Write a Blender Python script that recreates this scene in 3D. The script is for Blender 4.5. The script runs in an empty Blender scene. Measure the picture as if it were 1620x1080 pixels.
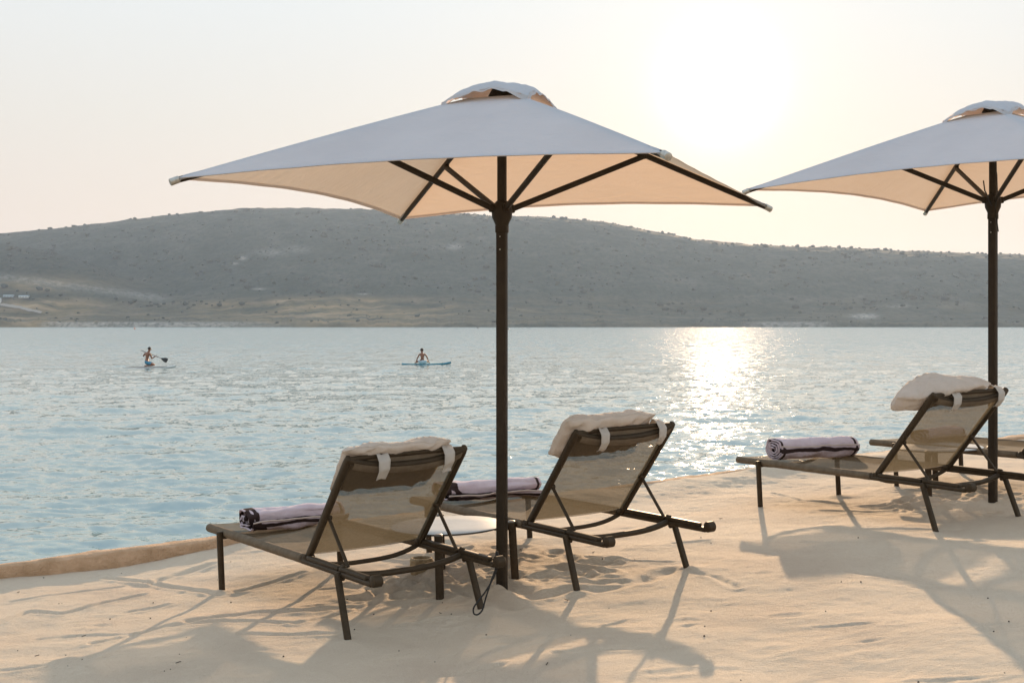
import bpy, math, random
import numpy as np
from mathutils import Vector, Matrix, noise as mnoise

random.seed(7)
RNG = np.random.default_rng(11)
scene = bpy.context.scene
COL = scene.collection
rad = math.radians

# ------------------------------------------------------------------ camera
CAM_H = 1.44
FPX = 1956.0                      # focal length in pixels of the 1620 px wide frame
HY = 515.5                        # height of the horizon in that frame
cam_data = bpy.data.cameras.new("camera")
cam = bpy.data.objects.new("camera", cam_data)
COL.objects.link(cam)
cam.location = (0, 0, CAM_H)
cam.rotation_euler = (rad(90), 0, 0)
cam_data.sensor_width = 36.0
cam_data.lens = FPX / 1620 * 36.0
cam_data.shift_y = -(540 - HY) / 1620
cam_data.clip_start = 0.1
cam_data.clip_end = 30000
cam_data.dof.use_dof = False
scene.camera = cam

# ------------------------------------------------------------------ sky and sun
SUN_DIR = Vector(((1140 - 810) / FPX, 1.0, (HY - 137) / FPX)).normalized()
SUN_EL = math.asin(SUN_DIR.z)
SUN_AZ = math.atan2(SUN_DIR.x, SUN_DIR.y)

world = bpy.data.worlds.new("World")
scene.world = world
world.use_nodes = True
wn, wl = world.node_tree.nodes, world.node_tree.links
wn.clear()
w_out = wn.new("ShaderNodeOutputWorld")
w_bg = wn.new("ShaderNodeBackground")
sky = wn.new("ShaderNodeTexSky")
sky.sky_type = 'NISHITA'
sky.sun_disc = False
sky.sun_elevation = SUN_EL
sky.sun_rotation = SUN_AZ
sky.altitude = 0
sky.air_density = 1.0
sky.dust_density = 2.0
sky.ozone_density = 1.5
# a pale veil of high haze over the whole sky, warmer towards the horizon
tc = wn.new("ShaderNodeTexCoord")
sep = wn.new("ShaderNodeSeparateXYZ")
wl.new(tc.outputs['Generated'], sep.inputs[0])
ramp = wn.new("ShaderNodeValToRGB")
cr = ramp.color_ramp
cr.elements[0].position = 0.0
cr.elements[0].color = (5.6, 4.7, 3.8, 1)
cr.elements[1].position = 1.0
cr.elements[1].color = (4.8, 5.9, 7.3, 1)
for p_, c_ in ((0.07, (5.55, 4.7, 4.05, 1)), (0.16, (5.35, 5.1, 4.7, 1)), (0.27, (5.3, 5.6, 5.7, 1)), (0.5, (5.4, 5.95, 6.3, 1))):
    e = cr.elements.new(p_)
    e.color = c_
wl.new(sep.outputs['Z'], ramp.inputs[0])
veil = wn.new("ShaderNodeMix")
veil.data_type = 'RGBA'
veil.inputs[0].default_value = 0.975
wl.new(sky.outputs[0], veil.inputs[6])
wl.new(ramp.outputs[0], veil.inputs[7])
# the aureole round the sun
dot = wn.new("ShaderNodeVectorMath")
dot.operation = 'DOT_PRODUCT'
wl.new(tc.outputs['Generated'], dot.inputs[0])
dot.inputs[1].default_value = SUN_DIR
clampn = wn.new("ShaderNodeMath")
clampn.operation = 'MAXIMUM'
clampn.inputs[1].default_value = 0.0
wl.new(dot.outputs['Value'], clampn.inputs[0])
last = veil.outputs[2]
for power, col in ((2000.0, (7.5, 7.2, 6.6)), (450.0, (.95, .8, .6)), (60.0, (0.15, 0.05, 0.0))):
    pw = wn.new("ShaderNodeMath")
    pw.operation = 'POWER'
    wl.new(clampn.outputs[0], pw.inputs[0])
    pw.inputs[1].default_value = power
    sc_ = wn.new("ShaderNodeVectorMath")
    sc_.operation = 'SCALE'
    sc_.inputs[0].default_value = col
    wl.new(pw.outputs[0], sc_.inputs['Scale'])
    ad = wn.new("ShaderNodeVectorMath")
    ad.operation = 'ADD'
    wl.new(last, ad.inputs[0])
    wl.new(sc_.outputs[0], ad.inputs[1])
    last = ad.outputs[0]
wl.new(last, w_bg.inputs['Color'])
w_bg.inputs['Strength'].default_value = 0.10
wl.new(w_bg.outputs[0], w_out.inputs['Surface'])

sun_data = bpy.data.lights.new("sun", 'SUN')
sun_data.energy = 5.0
sun_data.angle = rad(0.6)
sun_data.color = (1.0, 0.675, 0.40)
sun = bpy.data.objects.new("sun", sun_data)
COL.objects.link(sun)
sun.rotation_euler = SUN_DIR.to_track_quat('Z', 'Y').to_euler()

scene.view_settings.view_transform = 'Standard'
scene.view_settings.look = 'None'
scene.view_settings.exposure = 0.65
scene.view_settings.gamma = 1.0
scene.view_settings.use_curve_mapping = False
scene.render.engine = 'CYCLES'
scene.cycles.use_denoising = True
scene.cycles.max_bounces = 8
scene.cycles.transparent_max_bounces = 12
scene.cycles.volume_bounces = 0
scene.cycles.sample_clamp_indirect = 8.0
scene.cycles.sample_clamp_direct = 16.0
scene.cycles.caustics_reflective = False
scene.cycles.caustics_refractive = False

# ------------------------------------------------------------------ helpers
def tag(o, label=None, cat=None, group=None, kind=None):
    if label: o['label'] = label
    if cat: o['category'] = cat
    if group: o['group'] = group
    if kind: o['kind'] = kind
    return o

def empty(name, loc, rot=(0, 0, 0)):
    o = bpy.data.objects.new(name, None)
    o.empty_display_size = 0.1
    COL.objects.link(o)
    o.location = loc
    o.rotation_euler = rot
    return o

def copy_tree(o, parent=None):
    c = o.copy()
    COL.objects.link(c)
    if parent is not None:
        c.parent = parent
    for ch in list(o.children):
        copy_tree(ch, c)
    return c

class MB:
    """collects simple shapes into one mesh"""
    def __init__(s):
        s.v, s.f, s.m, s.sm = [], [], [], []
    def add(s, vs, fs, mi=0, smooth=True):
        o = len(s.v)
        s.v += [tuple(x) for x in vs]
        s.f += [tuple(i + o for i in q) for q in fs]
        s.m += [mi] * len(fs)
        s.sm += [smooth] * len(fs)
        return s
    def tube(s, path, r, seg=12, caps=True, flat=1.0, up=(0, 0, 1), mi=0, sq=0.0, rot=0.0):
        P = [Vector(p) for p in path]
        n = len(P)
        rr = r if hasattr(r, '__len__') else [r] * n
        vs, fs = [], []
        upv = Vector(up).normalized()
        for i, p in enumerate(P):
            t = (P[min(i + 1, n - 1)] - P[max(i - 1, 0)]).normalized()
            a = upv.cross(t)
            if a.length < 1e-4:
                a = Vector((1, 0, 0)).cross(t)
            a.normalize()
            b = t.cross(a).normalized()
            for k in range(seg):
                an = 2 * math.pi * k / seg + rot
                c_, s_ = math.cos(an), math.sin(an)
                if sq > 0:
                    e_ = 1 - sq
                    c_ = math.copysign(abs(c_) ** e_, c_)
                    s_ = math.copysign(abs(s_) ** e_, s_)
                vs.append(p + a * (c_ * rr[i]) + b * (s_ * rr[i] * flat))
        for i in range(n - 1):
            for k in range(seg):
                k2 = (k + 1) % seg
                fs.append((i * seg + k, i * seg + k2, (i + 1) * seg + k2, (i + 1) * seg + k))
        s.add(vs, fs, mi, True)
        if caps:
            for i, sgn in ((0, -1), (n - 1, 1)):
                ring = [vs[i * seg + k] for k in range(seg)]
                t = (P[min(i + 1, n - 1)] - P[max(i - 1, 0)]).normalized()
                c0 = P[i]
                rg = [v + t * 0 for v in ring]
                inner = [c0 + (v - c0) * 0.8 + t * (sgn * rr[i] * 0.18) for v in ring]
                cc = c0 + t * (sgn * rr[i] * 0.2)
                vv = rg + inner + [cc]
                ff = []
                for k in range(seg):
                    k2 = (k + 1) % seg
                    q = (k, k2, seg + k2, seg + k)
                    q2 = (seg + k, seg + k2, 2 * seg)
                    if sgn < 0:
                        q, q2 = q[::-1], q2[::-1]
                    ff += [q, q2]
                s.add(vv, ff, mi, True)
        return s
    def box(s, c, size, M=None, mi=0, bev=0.0):
        hx, hy, hz = size[0] / 2, size[1] / 2, size[2] / 2
        if bev <= 0:
            vs = [(x * hx, y * hy, z * hz) for x in (-1, 1) for y in (-1, 1) for z in (-1, 1)]
            fs = [(0, 1, 3, 2), (4, 6, 7, 5), (0, 4, 5, 1), (2, 3, 7, 6), (0, 2, 6, 4), (1, 5, 7, 3)]
        else:
            b = min(bev, hx * .9, hy * .9, hz * .9)
            vs, fs = [], []
            idx = {}
            for x in (-1, 1):
                for y in (-1, 1):
                    for z in (-1, 1):
                        for ax in range(3):
                            p = [x * (hx - b), y * (hy - b), z * (hz - b)]
                            p[ax] = (x * hx, y * hy, z * hz)[ax]
                            idx[(x, y, z, ax)] = len(vs)
                            vs.append(tuple(p))
            for ax in range(3):
                o1, o2 = [(1, 2), (2, 0), (0, 1)][ax]
                for sg in (-1, 1):
                    q = []
                    for a, b_ in ((-1, -1), (1, -1), (1, 1), (-1, 1)):
                        k = [0, 0, 0]
                        k[ax] = sg; k[o1] = a; k[o2] = b_
                        q.append(idx[(k[0], k[1], k[2], ax)])
                    fs.append(tuple(q if sg > 0 else q[::-1]))
            for ax in range(3):                      # edge bevels
                o1, o2 = [(1, 2), (2, 0), (0, 1)][ax]
                for a in (-1, 1):
                    for b_ in (-1, 1):
                        k0 = [0, 0, 0]; k0[ax] = -1; k0[o1] = a; k0[o2] = b_
                        k1 = list(k0); k1[ax] = 1
                        q = [idx[(*k0, o1)], idx[(*k1, o1)], idx[(*k1, o2)], idx[(*k0, o2)]]
                        fs.append(tuple(q if a * b_ < 0 else q[::-1]))
            for x in (-1, 1):
                for y in (-1, 1):
                    for z in (-1, 1):
                        q = [idx[(x, y, z, 0)], idx[(x, y, z, 1)], idx[(x, y, z, 2)]]
                        fs.append(tuple(q if x * y * z > 0 else q[::-1]))
        c = Vector(c)
        if M is not None:
            vs = [c + M @ Vector(v) for v in vs]
        else:
            vs = [c + Vector(v) for v in vs]
        return s.add(vs, fs, mi, False)
    def grid(s, nu, nv, fn, mi=0, wrap_u=False, mifn=None):
        vs = [fn(i / (nu - (0 if wrap_u else 1)), j / (nv - 1)) for j in range(nv) for i in range(nu)]
        fs, ms = [], []
        for j in range(nv - 1):
            for i in range(nu if wrap_u else nu - 1):
                i2 = (i + 1) % nu
                fs.append((j * nu + i, j * nu + i2, (j + 1) * nu + i2, (j + 1) * nu + i))
                ms.append(mifn((i + .5) / nu, (j + .5) / nv) if mifn else mi)
        o = len(s.v)
        s.v += [tuple(x) for x in vs]
        s.f += [tuple(i + o for i in q) for q in fs]
        s.m += ms
        s.sm += [True] * len(fs)
        return s
    def build(s, name, mats, parent=None):
        me = bpy.data.meshes.new(name)
        me.from_pydata(s.v, [], s.f)
        mats = mats if isinstance(mats, (list, tuple)) else [mats]
        for m in mats:
            me.materials.append(m)
        me.polygons.foreach_set('material_index', s.m)
        me.polygons.foreach_set('use_smooth', s.sm)
        me.update()
        o = bpy.data.objects.new(name, me)
        COL.objects.link(o)
        if parent is not None:
            o.parent = parent
        return o

def grid_mesh(name, X, Y, Z, mat, attrs=None):
    """X, Y, Z: 2-d arrays of one height field"""
    nr, nc = X.shape
    co = np.stack([X, Y, Z], -1).reshape(-1, 3).astype(np.float32)
    idx = np.arange(nr * nc).reshape(nr, nc)
    q = np.stack([idx[:-1, :-1], idx[:-1, 1:], idx[1:, 1:], idx[1:, :-1]], -1).reshape(-1, 4)
    me = bpy.data.meshes.new(name)
    me.vertices.add(len(co))
    me.vertices.foreach_set('co', co.ravel())
    me.loops.add(q.size)
    me.loops.foreach_set('vertex_index', q.ravel().astype(np.int32))
    me.polygons.add(len(q))
    me.polygons.foreach_set('loop_start', np.arange(0, q.size, 4, dtype=np.int32))
    me.polygons.foreach_set('loop_total', np.full(len(q), 4, dtype=np.int32))
    me.polygons.foreach_set('use_smooth', np.ones(len(q), dtype=bool))
    me.update(calc_edges=True)
    me.materials.append(mat)
    for k, a in (attrs or {}).items():
        at = me.attributes.new(k, 'FLOAT', 'POINT')
        at.data.foreach_set('value', a.ravel().astype(np.float32))
    o = bpy.data.objects.new(name, me)
    COL.objects.link(o)
    return o

def sstep(a, b, x):
    t = np.clip((x - a) / (b - a), 0, 1)
    return t * t * (3 - 2 * t)

def vnoise(x, y, seed=0):
    """smooth value noise in -1..1 on numpy arrays"""
    r = np.random.default_rng(seed).uniform(-1, 1, (256, 256))
    xi = np.floor(x).astype(int); yi = np.floor(y).astype(int)
    fx = x - xi; fy = y - yi
    fx = fx * fx * fx * (fx * (fx * 6 - 15) + 10); fy = fy * fy * fy * (fy * (fy * 6 - 15) + 10)
    a = r[yi % 256, xi % 256]; b = r[yi % 256, (xi + 1) % 256]
    c = r[(yi + 1) % 256, xi % 256]; d = r[(yi + 1) % 256, (xi + 1) % 256]
    return (a * (1 - fx) + b * fx) * (1 - fy) + (c * (1 - fx) + d * fx) * fy

def fbm(x, y, oct=4, seed=0, gain=.5):
    s, a = 0, 1
    for k in range(oct):
        th = .7 * k + .3
        s = s + a * vnoise((x * math.cos(th) + y * math.sin(th)) * 2 ** k + 17.3 * k, (-x * math.sin(th) + y * math.cos(th)) * 2 ** k + 9.1 * k, seed + k)
        a *= gain
    return s

# ------------------------------------------------------------------ materials
class Mat:
    def __init__(s, name):
        s.m = bpy.data.materials.new(name)
        s.m.use_nodes = True
        s.n, s.l = s.m.node_tree.nodes, s.m.node_tree.links
        s.b = s.n['Principled BSDF']
        s.out = s.n['Material Output']
    def node(s, t, **kw):
        n = s.n.new(t)
        for k, v in kw.items():
            if k.startswith('i_'):
                n.inputs[k[2:].replace('_', ' ')].default_value = v
            else:
                setattr(n, k, v)
        return n
    def noise(s, scale, detail=4, rough=.55, vec=None, dist=0.0, dims='3D'):
        n = s.node('ShaderNodeTexNoise')
        n.inputs['Scale'].default_value = scale
        n.inputs['Detail'].default_value = detail
        n.inputs['Roughness'].default_value = rough
        n.inputs['Distortion'].default_value = dist
        if vec is not None: s.l.new(vec, n.inputs['Vector'])
        return n
    def obj(s, scale=(1, 1, 1), rot=(0, 0, 0), world=False):
        mp = s.node('ShaderNodeMapping')
        mp.inputs['Scale'].default_value = scale
        mp.inputs['Rotation'].default_value = rot
        if world:
            g = s.node('ShaderNodeNewGeometry')
            s.l.new(g.outputs['Position'], mp.inputs['Vector'])
        else:
            t = s.node('ShaderNodeTexCoord')
            s.l.new(t.outputs['Object'], mp.inputs['Vector'])
        return mp.outputs[0]
    def ramp(s, fac, stops):
        r = s.node('ShaderNodeValToRGB')
        e = r.color_ramp.elements
        e[0].position, e[0].color = stops[0][0], (*stops[0][1], 1)
        e[1].position, e[1].color = stops[-1][0], (*stops[-1][1], 1)
        for p, c in stops[1:-1]:
            k = e.new(p); k.color = (*c, 1)
        s.l.new(fac, r.inputs[0])
        return r.outputs[0]
    def mix(s, fac, a, b, mode='MIX'):
        m = s.node('ShaderNodeMix', data_type='RGBA', blend_type=mode)
        for sock, v in ((m.inputs[0], fac), (m.inputs[6], a), (m.inputs[7], b)):
            if hasattr(v, 'is_output') or isinstance(v, bpy.types.NodeSocket): s.l.new(v, sock)
            elif isinstance(v, (int, float)): sock.default_value = v
            else: sock.default_value = (*v, 1)
        return m.outputs[2]
    def math(s, op, a, b=None, clamp=False):
        m = s.node('ShaderNodeMath', operation=op, use_clamp=clamp)
        for i, v in enumerate((a, b)):
            if v is None: continue
            if isinstance(v, bpy.types.NodeSocket): s.l.new(v, m.inputs[i])
            else: m.inputs[i].default_value = v
        return m.outputs[0]
    def bump(s, h, strength=.3, dist=.01, prev=None):
        b = s.node('ShaderNodeBump')
        b.inputs['Strength'].default_value = strength
        b.inputs['Distance'].default_value = dist
        s.l.new(h, b.inputs['Height'])
        if prev is not None: s.l.new(prev, b.inputs['Normal'])
        return b.outputs[0]
    def set(s, color=None, rough=None, metal=None, normal=None, spec=None):
        if color is not None:
            if isinstance(color, bpy.types.NodeSocket): s.l.new(color, s.b.inputs['Base Color'])
            else: s.b.inputs['Base Color'].default_value = (*color, 1)
        if rough is not None:
            if isinstance(rough, bpy.types.NodeSocket): s.l.new(rough, s.b.inputs['Roughness'])
            else: s.b.inputs['Roughness'].default_value = rough
        if metal is not None: s.b.inputs['Metallic'].default_value = metal
        if spec is not None: s.b.inputs['Specular IOR Level'].default_value = spec
        if normal is not None: s.l.new(normal, s.b.inputs['Normal'])
        return s

def simple(name, c1, c2, rough=.6, scale=20, bump=.2, dist=.002, metal=0.0, bscale=None):
    M = Mat(name)
    v = M.obj()
    n = M.noise(scale, 5, .6, v)
    col = M.ramp(n.outputs['Fac'], [(.3, c1), (.7, c2)])
    n2 = M.noise(bscale or scale * 6, 4, .6, v)
    M.set(col, rough, metal, M.bump(n2.outputs['Fac'], bump, dist))
    return M.m

def cloth_mat(name, c1, c2, trans=.4, weave=700, alpha=0.0, wstr=.3, scale=6, fold=0.0, tcol=None):
    """woven cloth: diffuse + translucent (+ open weave)"""
    M = Mat(name)
    v = M.obj()
    n = M.noise(scale, 5, .6, v)
    col = M.ramp(n.outputs['Fac'], [(.3, c1), (.7, c2)])
    w1 = M.node('ShaderNodeTexWave', wave_type='BANDS', bands_direction='X')
    w1.inputs['Scale'].default_value = weave / 6.28 * .2
    w1.inputs['Distortion'].default_value = .6
    M.l.new(v, w1.inputs['Vector'])
    fine = M.noise(weave, 2, .5, M.obj((1, .25, 1)))
    fine2 = M.noise(weave, 2, .5, M.obj((.2, 1, 1)))
    wsum = M.math('ADD', fine.outputs['Fac'], fine2.outputs['Fac'])
    nrm = M.bump(wsum, wstr, .0015)
    if fold > 0:
        f = M.noise(5.5, 3, .5, M.obj((1, 2.2, 1)), 1.2)
        nrm = M.bump(f.outputs['Fac'], fold, .03, nrm)
    M.set(col, .9, 0, nrm, .15)
    t = M.node('ShaderNodeBsdfTranslucent')
    if tcol is None:
        M.l.new(col, t.inputs['Color'])
    else:
        t.inputs['Color'].default_value = (*tcol, 1)
    M.l.new(nrm, t.inputs['Normal'])
    mx = M.node('ShaderNodeMixShader')
    mx.inputs[0].default_value = trans
    M.l.new(M.b.outputs[0], mx.inputs[1]); M.l.new(t.outputs[0], mx.inputs[2])
    lastS = mx.outputs[0]
    if alpha > 0:
        tr = M.node('ShaderNodeBsdfTransparent')
        mx2 = M.node('ShaderNodeMixShader')
        k = M.math('MULTIPLY', M.math('SUBTRACT', wsum, .62), 2.4, True)
        k = M.math('MULTIPLY', k, alpha * 1.1, True)
        M.l.new(k, mx2.inputs[0])
        M.l.new(lastS, mx2.inputs[1]); M.l.new(tr.outputs[0], mx2.inputs[2])
        lastS = mx2.outputs[0]
    M.l.new(lastS, M.out.inputs['Surface'])
    return M.m

M_frame = simple('bronze_metal', (.040, .027, .014), (.060, .041, .023), .58, 30, .15, .001, .35)
M_pole = simple('dark_pole_metal', (.024, .016, .009), (.038, .026, .014), .55, 18, .1, .001, .35)
for m_ in (M_frame, M_pole): m_.node_tree.nodes['Principled BSDF'].inputs['Specular IOR Level'].default_value = .3
M_cap = simple('grey_plastic', (.10, .095, .085), (.16, .15, .14), .5, 40, .1)
M_steel = simple('worn_steel', (.35, .34, .30), (.5, .48, .43), .35, 60, .1, .001, .8)
M_cord = simple('black_cord', (.012, .012, .012), (.03, .028, .025), .8, 200, .4)
M_canopy = cloth_mat('canopy_fabric', (.585, .665, .745), (.69, .765, .84), .42, 900, 0, .15, 1.3, .2, (.66, .44, .265))
M_pillow = cloth_mat('pillow_fabric', (.60, .54, .48), (.68, .62, .56), .25, 900, 0, .35, 9, .6)
M_strap = cloth_mat('strap_fabric', (.62, .58, .53), (.7, .66, .61), .35, 900, 0, .3)
M_sling = cloth_mat('mesh_sling', (.085, .066, .042), (.14, .11, .072), .45, 420, .18, .9, 60, 0, (.14, .12, .08))
M_sleeve = cloth_mat('sling_sleeve', (.13, .10, .07), (.19, .15, .105), .1, 420, 0, .6, 25)
M_towel_a = cloth_mat('towel_lilac', (.60, .50, .56), (.70, .61, .66), .15, 500, 0, .9, 14, .2)
M_towel_b = cloth_mat('towel_brown', (.035, .022, .022), (.06, .04, .036), .05, 500, 0, .9, 14)
M_towel_c = cloth_mat('towel_piping', (.62, .52, .46), (.72, .62, .56), .15, 500, 0, .9, 14)
def towel_material():
    m = cloth_mat('towel_terry', (.60, .50, .56), (.70, .61, .66), .12, 500, 0, 1.0, 14, .35)
    n, l = m.node_tree.nodes, m.node_tree.links
    b = n['Principled BSDF']
    src = b.inputs['Base Color'].links[0].from_socket
    at = n.new('ShaderNodeAttribute'); at.attribute_name = 'stripe'
    rp = n.new('ShaderNodeValToRGB'); rp.color_ramp.elements[0].position = .44; rp.color_ramp.elements[1].position = .56
    l.new(at.outputs['Fac'], rp.inputs[0])
    mx = n.new('ShaderNodeMix'); mx.data_type = 'RGBA'
    l.new(rp.outputs[0], mx.inputs[0]); l.new(src, mx.inputs[6]); mx.inputs[7].default_value = (.045, .028, .027, 1)
    l.new(mx.outputs[2], b.inputs['Base Color'])
    for q in n:
        if q.type == 'BSDF_TRANSLUCENT': l.new(mx.outputs[2], q.inputs['Color'])
    return m
M_towel = towel_material()
M_table = simple('table_top_white', (.36, .38, .38), (.43, .45, .45), .38, 8, .08)
M_tedge = simple('table_edge_dark', (.03, .028, .024), (.05, .045, .04), .5, 20, .1)
M_pot = simple('rough_stone', (.22, .16, .09), (.42, .33, .20), .9, 28, .9, .01, 0, 90)
M_kerb = simple('kerb_plaster', (.40, .25, .14), (.62, .41, .26), .95, 7, 1.0, .02, 0, 45)

# sand
def sand_material():
    M = Mat('sand')
    g = M.obj(world=True)
    big = M.noise(1.1, 5, .6, g)
    col = M.ramp(big.outputs['Fac'], [(.25, (.565, .485, .40)), (.5, (.65, .568, .477)), (.75, (.705, .622, .53))])
    grain = M.noise(420, 2, .6, g)
    col = M.mix(.45, col, M.ramp(grain.outputs['Fac'], [(.28, (.28, .19, .12)), (.52, (.6, .5, .4)), (.8, (.85, .78, .7))]), 'OVERLAY')
    sp = M.noise(150, 2, .5, g)
    spk = M.ramp(sp.outputs['Fac'], [(.70, (0, 0, 0)), (.76, (1, 1, 1))])
    col = M.mix(M.math('MULTIPLY', spk, .35), col, (.16, .11, .07))
    b1 = M.noise(230, 3, .65, g)
    b2 = M.noise(48, 5, .68, M.obj((.8, 1.5, 1), world=True))
    b3 = M.noise(16, 4, .6, M.obj((.9, 1.25, 1), (0, 0, .25), True), .5)
    n = M.bump(b3.outputs['Fac'], .3, .012)
    n = M.bump(b2.outputs['Fac'], 1.0, .016, n)
    n = M.bump(b1.outputs['Fac'], 1.0, .005, n)
    M.set(col, .92, 0, n, .2)
    return M.m
M_sand = sand_material()

# sea
def sea_material():
    M = Mat('sea_water')
    geo = M.node('ShaderNodeNewGeometry')
    def layer(scale, stretch, rot, detail):
        v = M.obj((1, stretch, 1), (0, 0, rot), True)
        n = M.noise(scale, detail, .55, v)
        sub = M.node('ShaderNodeVectorMath', operation='SUBTRACT')
        M.l.new(n.outputs['Color'], sub.inputs[0])
        sub.inputs[1].default_value = (.5, .5, .5)
        return sub.outputs[0]
    def scaled(v, k):
        s_ = M.node('ShaderNodeVectorMath', operation='MULTIPLY')
        M.l.new(v, s_.inputs[0]); s_.inputs[1].default_value = k
        return s_.outputs[0]
    def add(a, b):
        s_ = M.node('ShaderNodeVectorMath', operation='ADD')
        M.l.new(a, s_.inputs[0]); M.l.new(b, s_.inputs[1])
        return s_.outputs[0]
    near = layer(5.5, 1.5, .2, 3)
    mid = layer(1.1, 1.7, -.15, 3)
    swell = layer(.28, 2.0, .1, 2)
    dist = M.node('ShaderNodeVectorMath', operation='LENGTH')
    M.l.new(geo.outputs['Position'], dist.inputs[0])
    far = M.node('ShaderNodeMapRange')
    far.inputs['From Min'].default_value = 25; far.inputs['From Max'].default_value = 140
    M.l.new(dist.outputs['Value'], far.inputs['Value'])
    slope = scaled(near, (.36, .38, 0))
    # now and then a much steeper facet: the separate sparkles round the sun's path
    gl = layer(7.0, 1.4, .4, 1)
    gm = M.node('ShaderNodeVectorMath', operation='LENGTH')
    M.l.new(scaled(gl, (1, 1, 0)), gm.inputs[0])
    gs = M.node('ShaderNodeVectorMath', operation='SCALE')
    M.l.new(scaled(gl, (8.5, 6.0, 0)), gs.inputs[0])
    M.l.new(M.math('MULTIPLY', gm.outputs['Value'], gm.outputs['Value']), gs.inputs['Scale'])
    slope = add(slope, gs.outputs[0])
    f2 = M.node('ShaderNodeVectorMath', operation='SCALE')
    M.l.new(add(scaled(mid, (1.6, 2.1, 0)), scaled(swell, (.12, .30, 0))), f2.inputs[0])
    gust = M.noise(1.3, 2, .6, M.obj((1, .085, 1), (0, 0, .05), True))
    gk = M.math('ADD', M.math('MULTIPLY', gust.outputs['Fac'], 3.2), -.75)
    M.l.new(M.math('MULTIPLY', far.outputs[0], M.math('MAXIMUM', gk, .25)), f2.inputs['Scale'])
    slope = add(slope, f2.outputs[0])
    # facets turned away from the viewer are hidden behind their own crest: show the near side of the wave instead
    inc = geo.outputs['Incoming']
    n1 = M.node('ShaderNodeVectorMath', operation='NORMALIZE')
    M.l.new(add(geo.outputs['Normal'], slope), n1.inputs[0])
    d = M.node('ShaderNodeVectorMath', operation='DOT_PRODUCT')
    M.l.new(n1.outputs[0], d.inputs[0]); M.l.new(inc, d.inputs[1])
    sg = M.math('SUBTRACT', M.math('MULTIPLY', M.math('GREATER_THAN', d.outputs['Value'], .015), 2.0), 1.0)
    f3 = M.node('ShaderNodeVectorMath', operation='SCALE')
    M.l.new(slope, f3.inputs[0]); M.l.new(sg, f3.inputs['Scale'])
    n2 = M.node('ShaderNodeVectorMath', operation='NORMALIZE')
    M.l.new(add(geo.outputs['Normal'], f3.outputs[0]), n2.inputs[0])
    M.set((.175, .275, .265), .03, 0, n2.outputs[0], .5)
    M.b.inputs['IOR'].default_value = 2.7
    return M.m
M_sea = sea_material()

def hill_material():
    M = Mat('hillside')
    g = M.obj(world=True)
    at = M.node('ShaderNodeAttribute', attribute_name='ochre')
    rk = M.node('ShaderNodeAttribute', attribute_name='rock')
    n1 = M.noise(.012, 8, .66, g)
    col = M.ramp(n1.outputs['Fac'], [(.3, (.026, .040, .030)), (.5, (.048, .062, .048)), (.66, (.078, .084, .066)), (.8, (.14, .14, .12))])
    n2 = M.noise(.09, 5, .7, M.obj((1, .5, 1), world=True))
    col = M.mix(M.ramp(n2.outputs['Fac'], [(.47, (0, 0, 0)), (.60, (.6, .6, .6))]), col, (.020, .032, .024))
    th = M.node('ShaderNodeAttribute', attribute_name='thicket')
    col = M.mix(M.math('MULTIPLY', th.outputs['Fac'], .75), col, M.ramp(n2.outputs['Fac'], [(.4, (.012, .024, .016)), (.62, (.05, .058, .042))]))
    n3 = M.noise(.02, 6, .7, M.obj((.6, 1.8, 1), world=True))
    och = M.ramp(n3.outputs['Fac'], [(.3, (.13, .11, .055)), (.5, (.27, .20, .11)), (.7, (.42, .31, .19))])
    k = M.math('MULTIPLY', at.outputs['Fac'], M.ramp(M.noise(.014, 5, .7, M.obj((.5, 2, 1), world=True)).outputs['Fac'], [(.36, (.1, .1, .1)), (.55, (1, 1, 1))]))
    col = M.mix(k, col, och)
    rock = M.ramp(M.noise(.11, 6, .7, M.obj((1, 1, .35), world=True)).outputs['Fac'], [(.38, (.12, .125, .10)), (.55, (.42, .40, .36)), (.7, (.58, .55, .50))])
    col = M.mix(rk.outputs['Fac'], col, rock)
    M.set(col, .95, 0, None, .1)
    return M.m
M_hill = hill_material()
M_scrub = simple('scrub_leaves', (.026, .038, .026), (.055, .066, .046), .9, .3, .1)

# ------------------------------------------------------------------ ground surface
def g0(x, y):
    """overall lie of the beach"""
    return .064 * 8 * np.tanh(x / 8.0)

def quay_d(x, y):
    """signed distance to the quay line, positive over the water"""
    return (-.5 * x + y - 9.80) * .8944

def px2ground(px, py, up=0.0):
    k = (px - 810) / FPX
    t = (HY - py) / FPX
    lo, hi = 1.0, 60.0
    for _ in range(60):
        m = (lo + hi) / 2
        if CAM_H + t * m > float(g0(k * m, m)) + up: lo = m
        else: hi = m
    return k * lo, lo

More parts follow.
